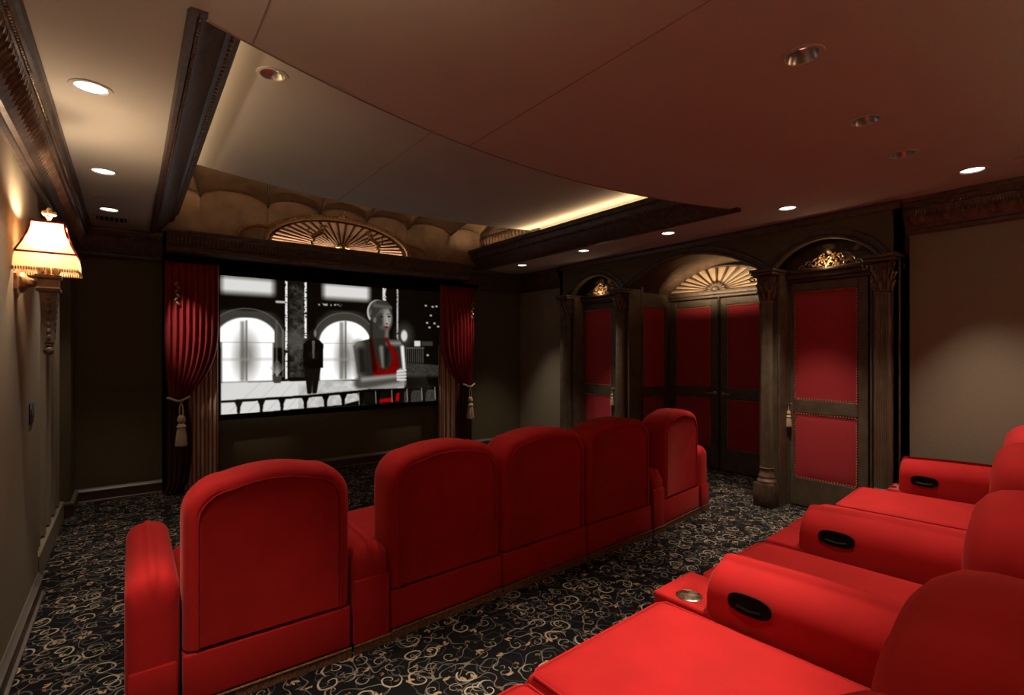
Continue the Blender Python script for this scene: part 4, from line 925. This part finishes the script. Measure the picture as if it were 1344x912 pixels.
DL = [(-.16, 3.37, CH, 1, 'nearest glowing downlight in the left ceiling strip', 90), (-.16, 4.88, CH, 1, 'second glowing downlight in the left ceiling strip', 80), (-.16, 6.16, CH, 1, 'farthest glowing downlight in the left ceiling strip by the vent', 45),
      (2.45, 1.05, CH, 0, 'large silver downlight at the upper right of the lower ceiling', 110), (3.43, 1.12, CH, 0, 'second silver downlight toward the right wall', 100), (4.22, 1.16, CH, 0, 'third silver downlight nearest the right crown moulding', 90),
      (5.01, .95, CH, 1, 'glowing downlight close to the right crown moulding', 170), (4.95, 2.25, CH, 1, 'glowing downlight in front of the near cabinet door arch', 210),
      (4.91, 3.55, CH, 1, 'glowing downlight before the wide niche arch', 130), (4.86, 4.85, CH, 1, 'glowing downlight before the far cabinet door', 170), (4.91, 6.25, CH, 1, 'farthest glowing downlight in the right ceiling strip near the screen wall', 130),
      (.71, 3.43, MH, 0, 'silver downlight at the left of the raised tray ceiling', 60), (1.65, 3.08, MH, 0, 'downlight half hidden behind the curved ceiling edge', 60),
      (1.47, 1.12, CH, 0, 'downlight above the foreground seat of the rear row', 30), (.5, 1.1, CH, 0, 'downlight above the camera side of the rear row', 60), (-.1, 1.9, CH, 0, 'downlight over the left aisle beside the front row', 260)]
for x, y, z, on, lb, pw in DL:
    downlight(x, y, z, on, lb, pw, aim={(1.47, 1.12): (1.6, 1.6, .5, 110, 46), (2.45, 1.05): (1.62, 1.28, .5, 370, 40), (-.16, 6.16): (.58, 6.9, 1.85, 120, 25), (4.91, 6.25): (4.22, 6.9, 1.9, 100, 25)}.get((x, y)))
# pierce the ceilings where the fittings sit
def pierce(o, pts):
    b = B()
    for x, y in pts: 
        mt_ = Matrix.Translation((x, y, 0)); bmesh.ops.create_cone(b, cap_ends=True, segments=32, radius1=.071, radius2=.071, depth=9, matrix=mt_)
    me_ = bpy.data.meshes.new('cut'); b.to_mesh(me_); b.free(); c_ = bpy.data.objects.new('cut', me_); COL.objects.link(c_)
    md = o.modifiers.new('holes', 'BOOLEAN'); md.object = c_; md.operation = 'DIFFERENCE'; md.solver = 'EXACT'
    dg = bpy.context.evaluated_depsgraph_get(); nm = bpy.data.meshes.new_from_object(o.evaluated_get(dg)); o.modifiers.clear(); o.data = nm
    bpy.data.objects.remove(c_)
pierce(ceil, [(x, y) for x, y, z, *_ in DL if z == CH and ((0.0 < x < 4.7 and y < 2.4) or y < 2.3)])
pierce(bpy.data.objects['ceiling_side_left'], [(x, y) for x, y, z, *_ in DL if x < .1 and y > 2.4])
pierce(bpy.data.objects['ceiling_side_right'], [(x, y) for x, y, z, *_ in DL if x > 4.7 and y > 2.6])
pierce(cm, [(x, y) for x, y, z, *_ in DL if z == MH])

# cove light strips
def cove(x, tilt, label):
    t = thing('cove_light_strip', label, 'light strip', (x, 4.6, 3.255))
    b = B(); box(b, (-.02, -2.1, -.008), (.02, 2.1, -.003)); obj('strip', b, 'grille', t)
    L = bpy.data.lights.new('cove_lamp', 'AREA'); L.shape = 'RECTANGLE'; L.size = .03; L.size_y = 4.2; L.energy = COVE_W; L.color = (1, .66, .36)
    lo = bpy.data.objects.new('cove_lamp', L); COL.objects.link(lo); lo.parent = t; lo.rotation_euler = (0, R(180) + tilt, 0)
cv = thing('cove_light_strip', 'warm cove light strip on top of the tray ceiling facing the shell vault', 'light strip', (2.4, 5.2, MH + .16))
b = B(); box(b, (-1.9, -.02, -.018), (1.9, .02, -.003)); obj('strip', b, 'grille', cv)
L = bpy.data.lights.new('cove_lamp', 'AREA'); L.shape = 'RECTANGLE'; L.size = 3.8; L.size_y = .03; L.energy = 14; L.color = (1, .68, .40)
lo = bpy.data.objects.new('cove_lamp', L); COL.objects.link(lo); lo.parent = cv; lo.rotation_euler = (R(180 - 60), 0, 0)
cv = thing('cove_light_strip', 'added hidden light strip on the screen cornice that brightens the fan pediment', 'light strip', (2.30, 6.85, 3.031))  # added strip, hidden on the cornice ledge, to light the fan pleats
b = B(); box(b, (-.95, -.012, 0), (.95, .012, .006)); obj('strip', b, 'grille', cv)
L = bpy.data.lights.new('cove_lamp', 'AREA'); L.shape = 'RECTANGLE'; L.size = 1.9; L.size_y = .012; L.energy = 1.1; L.color = (1, .72, .46)
lo = bpy.data.objects.new('cove_lamp', L); COL.objects.link(lo); lo.parent = cv; lo.location = (0, -.0, .009); lo.rotation_euler = (R(180 - 25), 0, 0)
cove(TX0 + .12, 0, 'warm cove light strip hidden behind the left tray moulding'); cove(TX1 - .12, 0, 'warm cove light strip hidden behind the right tray moulding')

# air vent
v = thing('ceiling_vent', 'small slatted air grille in the left ceiling strip by the front crown', 'vent', (-.15, 6.58, CH))
b = B(); box(b, (-.15, -.12, -.004), (.15, .12, -.0015)); obj('frame', b, 'ceil', v)
b = B(); box(b, (-.12, -.09, -.006), (.12, .09, -.0041)); obj('backing', b, 'black', v)
for k in range(6): b = B(); box(b, (-.105 + k * .04, -.09, -.012), (-.095 + k * .04, .09, -.0062)); obj('slat', b, 'ceil', v)
def ring_disc(x, y, label):
    b = B(); lathe(b, [(.0, 0), (.095, 0), (.098, -.004), (.09, -.007), (0, -.007)][::-1], (x, y, CH), 32)
    tag(obj('ceiling_cover', b, 'ceil'), label, 'cover', 'round ceiling covers')
ring_disc(-.17, 5.77, 'flat round blank cover in the left ceiling strip'); ring_disc(5.04, .66, 'flat round blank cover near the right crown moulding')

# light switch
sw = thing('light_switch', 'dark metal light switch plate on the left wall', 'switch', (XL, 4.36, 1.26))
b = B(); box(b, (0, -.07, -.065), (.008, .07, .065), .003); obj('plate', b, 'black_gloss', sw)
for k in (-1, 0, 1): b = B(); box(b, (.0075, k * .042 - .013, -.03), (.013, k * .042 + .013, .03), .002); obj('rocker', b, 'black_gloss', sw)

# wall sconce: torch body, square fringed shade
def sconce(y, label, x=XL, rz=0):
    t = thing('wall_sconce', label, 'wall lamp', (x, y, 2.03), rz)
    b = B(); N = 6
    lathe(b, [(.085, 0), (.082, .012), (.06, .02), (.055, .035), (.03, .05), (.022, .075), (.012, .085), (.012, .115)], n=6)
    bmesh.ops.rotate(b, verts=b.verts, matrix=Matrix.Rotation(PI / 2, 3, 'Y'), cent=(0, 0, 0)); obj('wall_plate', b, 'gold', t)
    b = B()
    def sq(w_, z): return [(.135 + sx * w_, sy * w_, z) for sx, sy in ((-1, -1), (1, -1), (1, 1), (-1, 1))]
    loft(b, [sq(.014, -.34), sq(.022, -.33), sq(.038, -.05), sq(.050, -.045), sq(.052, -.03), sq(.044, -.02), sq(.044, .02), sq(.054, .03), sq(.054, .045), sq(.03, .05)]); bd = obj('torch_body', b, 'wood', t, angle=20)
    b = B()
    for k in range(7):
        z = -.30 + k * .036; w_ = .024 + .013 * (k / 7) + .002
        for dx, dy in ((0, -1), (1, 0), (0, 1)):
            r_ = (.010, .003, .015) if dy else (.003, .010, .015); blob(b, (.135 + dx * w_, dy * w_, z), r_)
    obj('diamond_studs', b, 'crown', bd)
    b = B(); blob(b, (.135, 0, -.375), (.026, .026, .028), None, 12, 8); lathe(b, [(.012, -.35), (.024, -.345), (.012, -.335)], (.135, 0, 0), 12); obj('ball_drop', b, 'wood', t)
    b = B()
    for k in range(8):
        a = 2 * PI * k / 8; blob(b, (.135 + .038 * math.cos(a), .038 * math.sin(a), .07), (.012, .012, .035), Matrix.Rotation(.25, 3, Vector((-math.sin(a), math.cos(a), 0))))
    obj('leaf_cup', b, 'gold', t)
    # shade: flared square with concave sides
    prof = [(.070, .335), (.074, .30), (.084, .26), (.100, .215), (.120, .170), (.124, .160)]
    b = B(); loft(b, [sq(w_, z) for w_, z in prof], cap=False); sh = obj('lamp_shade', b, 'shade', t, angle=20)
    b = B(); loft(b, [sq(w_, z) for w_, z in ((.124, .158), (.130, .12), (.133, .075))], cap=False); obj('lower_skirt', b, 'shade', sh, angle=20)
    b = B()
    for sx, sy in ((-1, -1), (1, -1), (1, 1), (-1, 1)): tube(b, [(.135 + sx * w_, sy * w_, z) for w_, z in prof], .005, 6)
    for w_, z in ((.070, .335), (.124, .158)): tube(b, sq(w_, z), .006, 6, closed=True)
    obj('red_piping', b, 'curtain', sh)
    b = B()
    for side in range(4):
        for k in range(26):
            f = -1 + 2 * (k + .5) / 26; p = [(.135 + f * .134, -.134), (.135 + .134, f * .134), (.135 - f * .134, .134), (.135 - .134, -f * .134)][side]
            blob(b, (*p, .066), (.005, .005, .012), None, 5, 3)
    stuff(obj('bead_fringe', b, 'goldbright', sh))
    b = B(); lathe(b, [(.004, .33), (.012, .345), (.007, .36), (.016, .375), (.007, .385)], (.135, 0, 0), 12)
    for k in range(5): a = 2 * PI * k / 5; blob(b, (.135 + .02 * math.cos(a), .02 * math.sin(a), .395), (.016, .012, .014))
    blob(b, (.135, 0, .41), (.014, .014, .02)); obj('finial', b, 'goldbright', t)
    L = bpy.data.lights.new('sconce_lamp', 'POINT'); L.energy = SCONCE_W; L.color = (1, .70, .42); L.shadow_soft_size = .03
    lo = bpy.data.objects.new('sconce_lamp', L); COL.objects.link(lo); lo.parent = t; lo.location = (.135, 0, .22)
    L = bpy.data.lights.new('sconce_uplight', 'SPOT'); L.energy = UP_W if x != XL else (26 if y > 2 else 85); L.color = (1, .74, .48); L.spot_size = R(165); L.spot_blend = .4; L.shadow_soft_size = .04
    lo = bpy.data.objects.new('sconce_uplight', L); COL.objects.link(lo); lo.parent = t; lo.location = (.135, 0, .31); lo.rotation_euler = (PI, 0, 0)
    b = B(); blob(b, (.135, 0, .24), (.012, .012, .012), None, 12, 8); obj('bulb', b, 'bulb_dim', t)
sconce(3.85, 'gilt torch wall sconce with a glowing square fringed shade on the left wall')
sconce(.75, 'torch wall sconce on the left wall beside the rear row')
sconce(YB, 'added unseen left torch sconce on the back wall, ceiling fill light', 1.9, PI / 2)  # both back wall sconces are added out of view as ceiling fill
sconce(YB, 'added unseen right torch sconce on the back wall, ceiling fill light', 3.9, PI / 2)
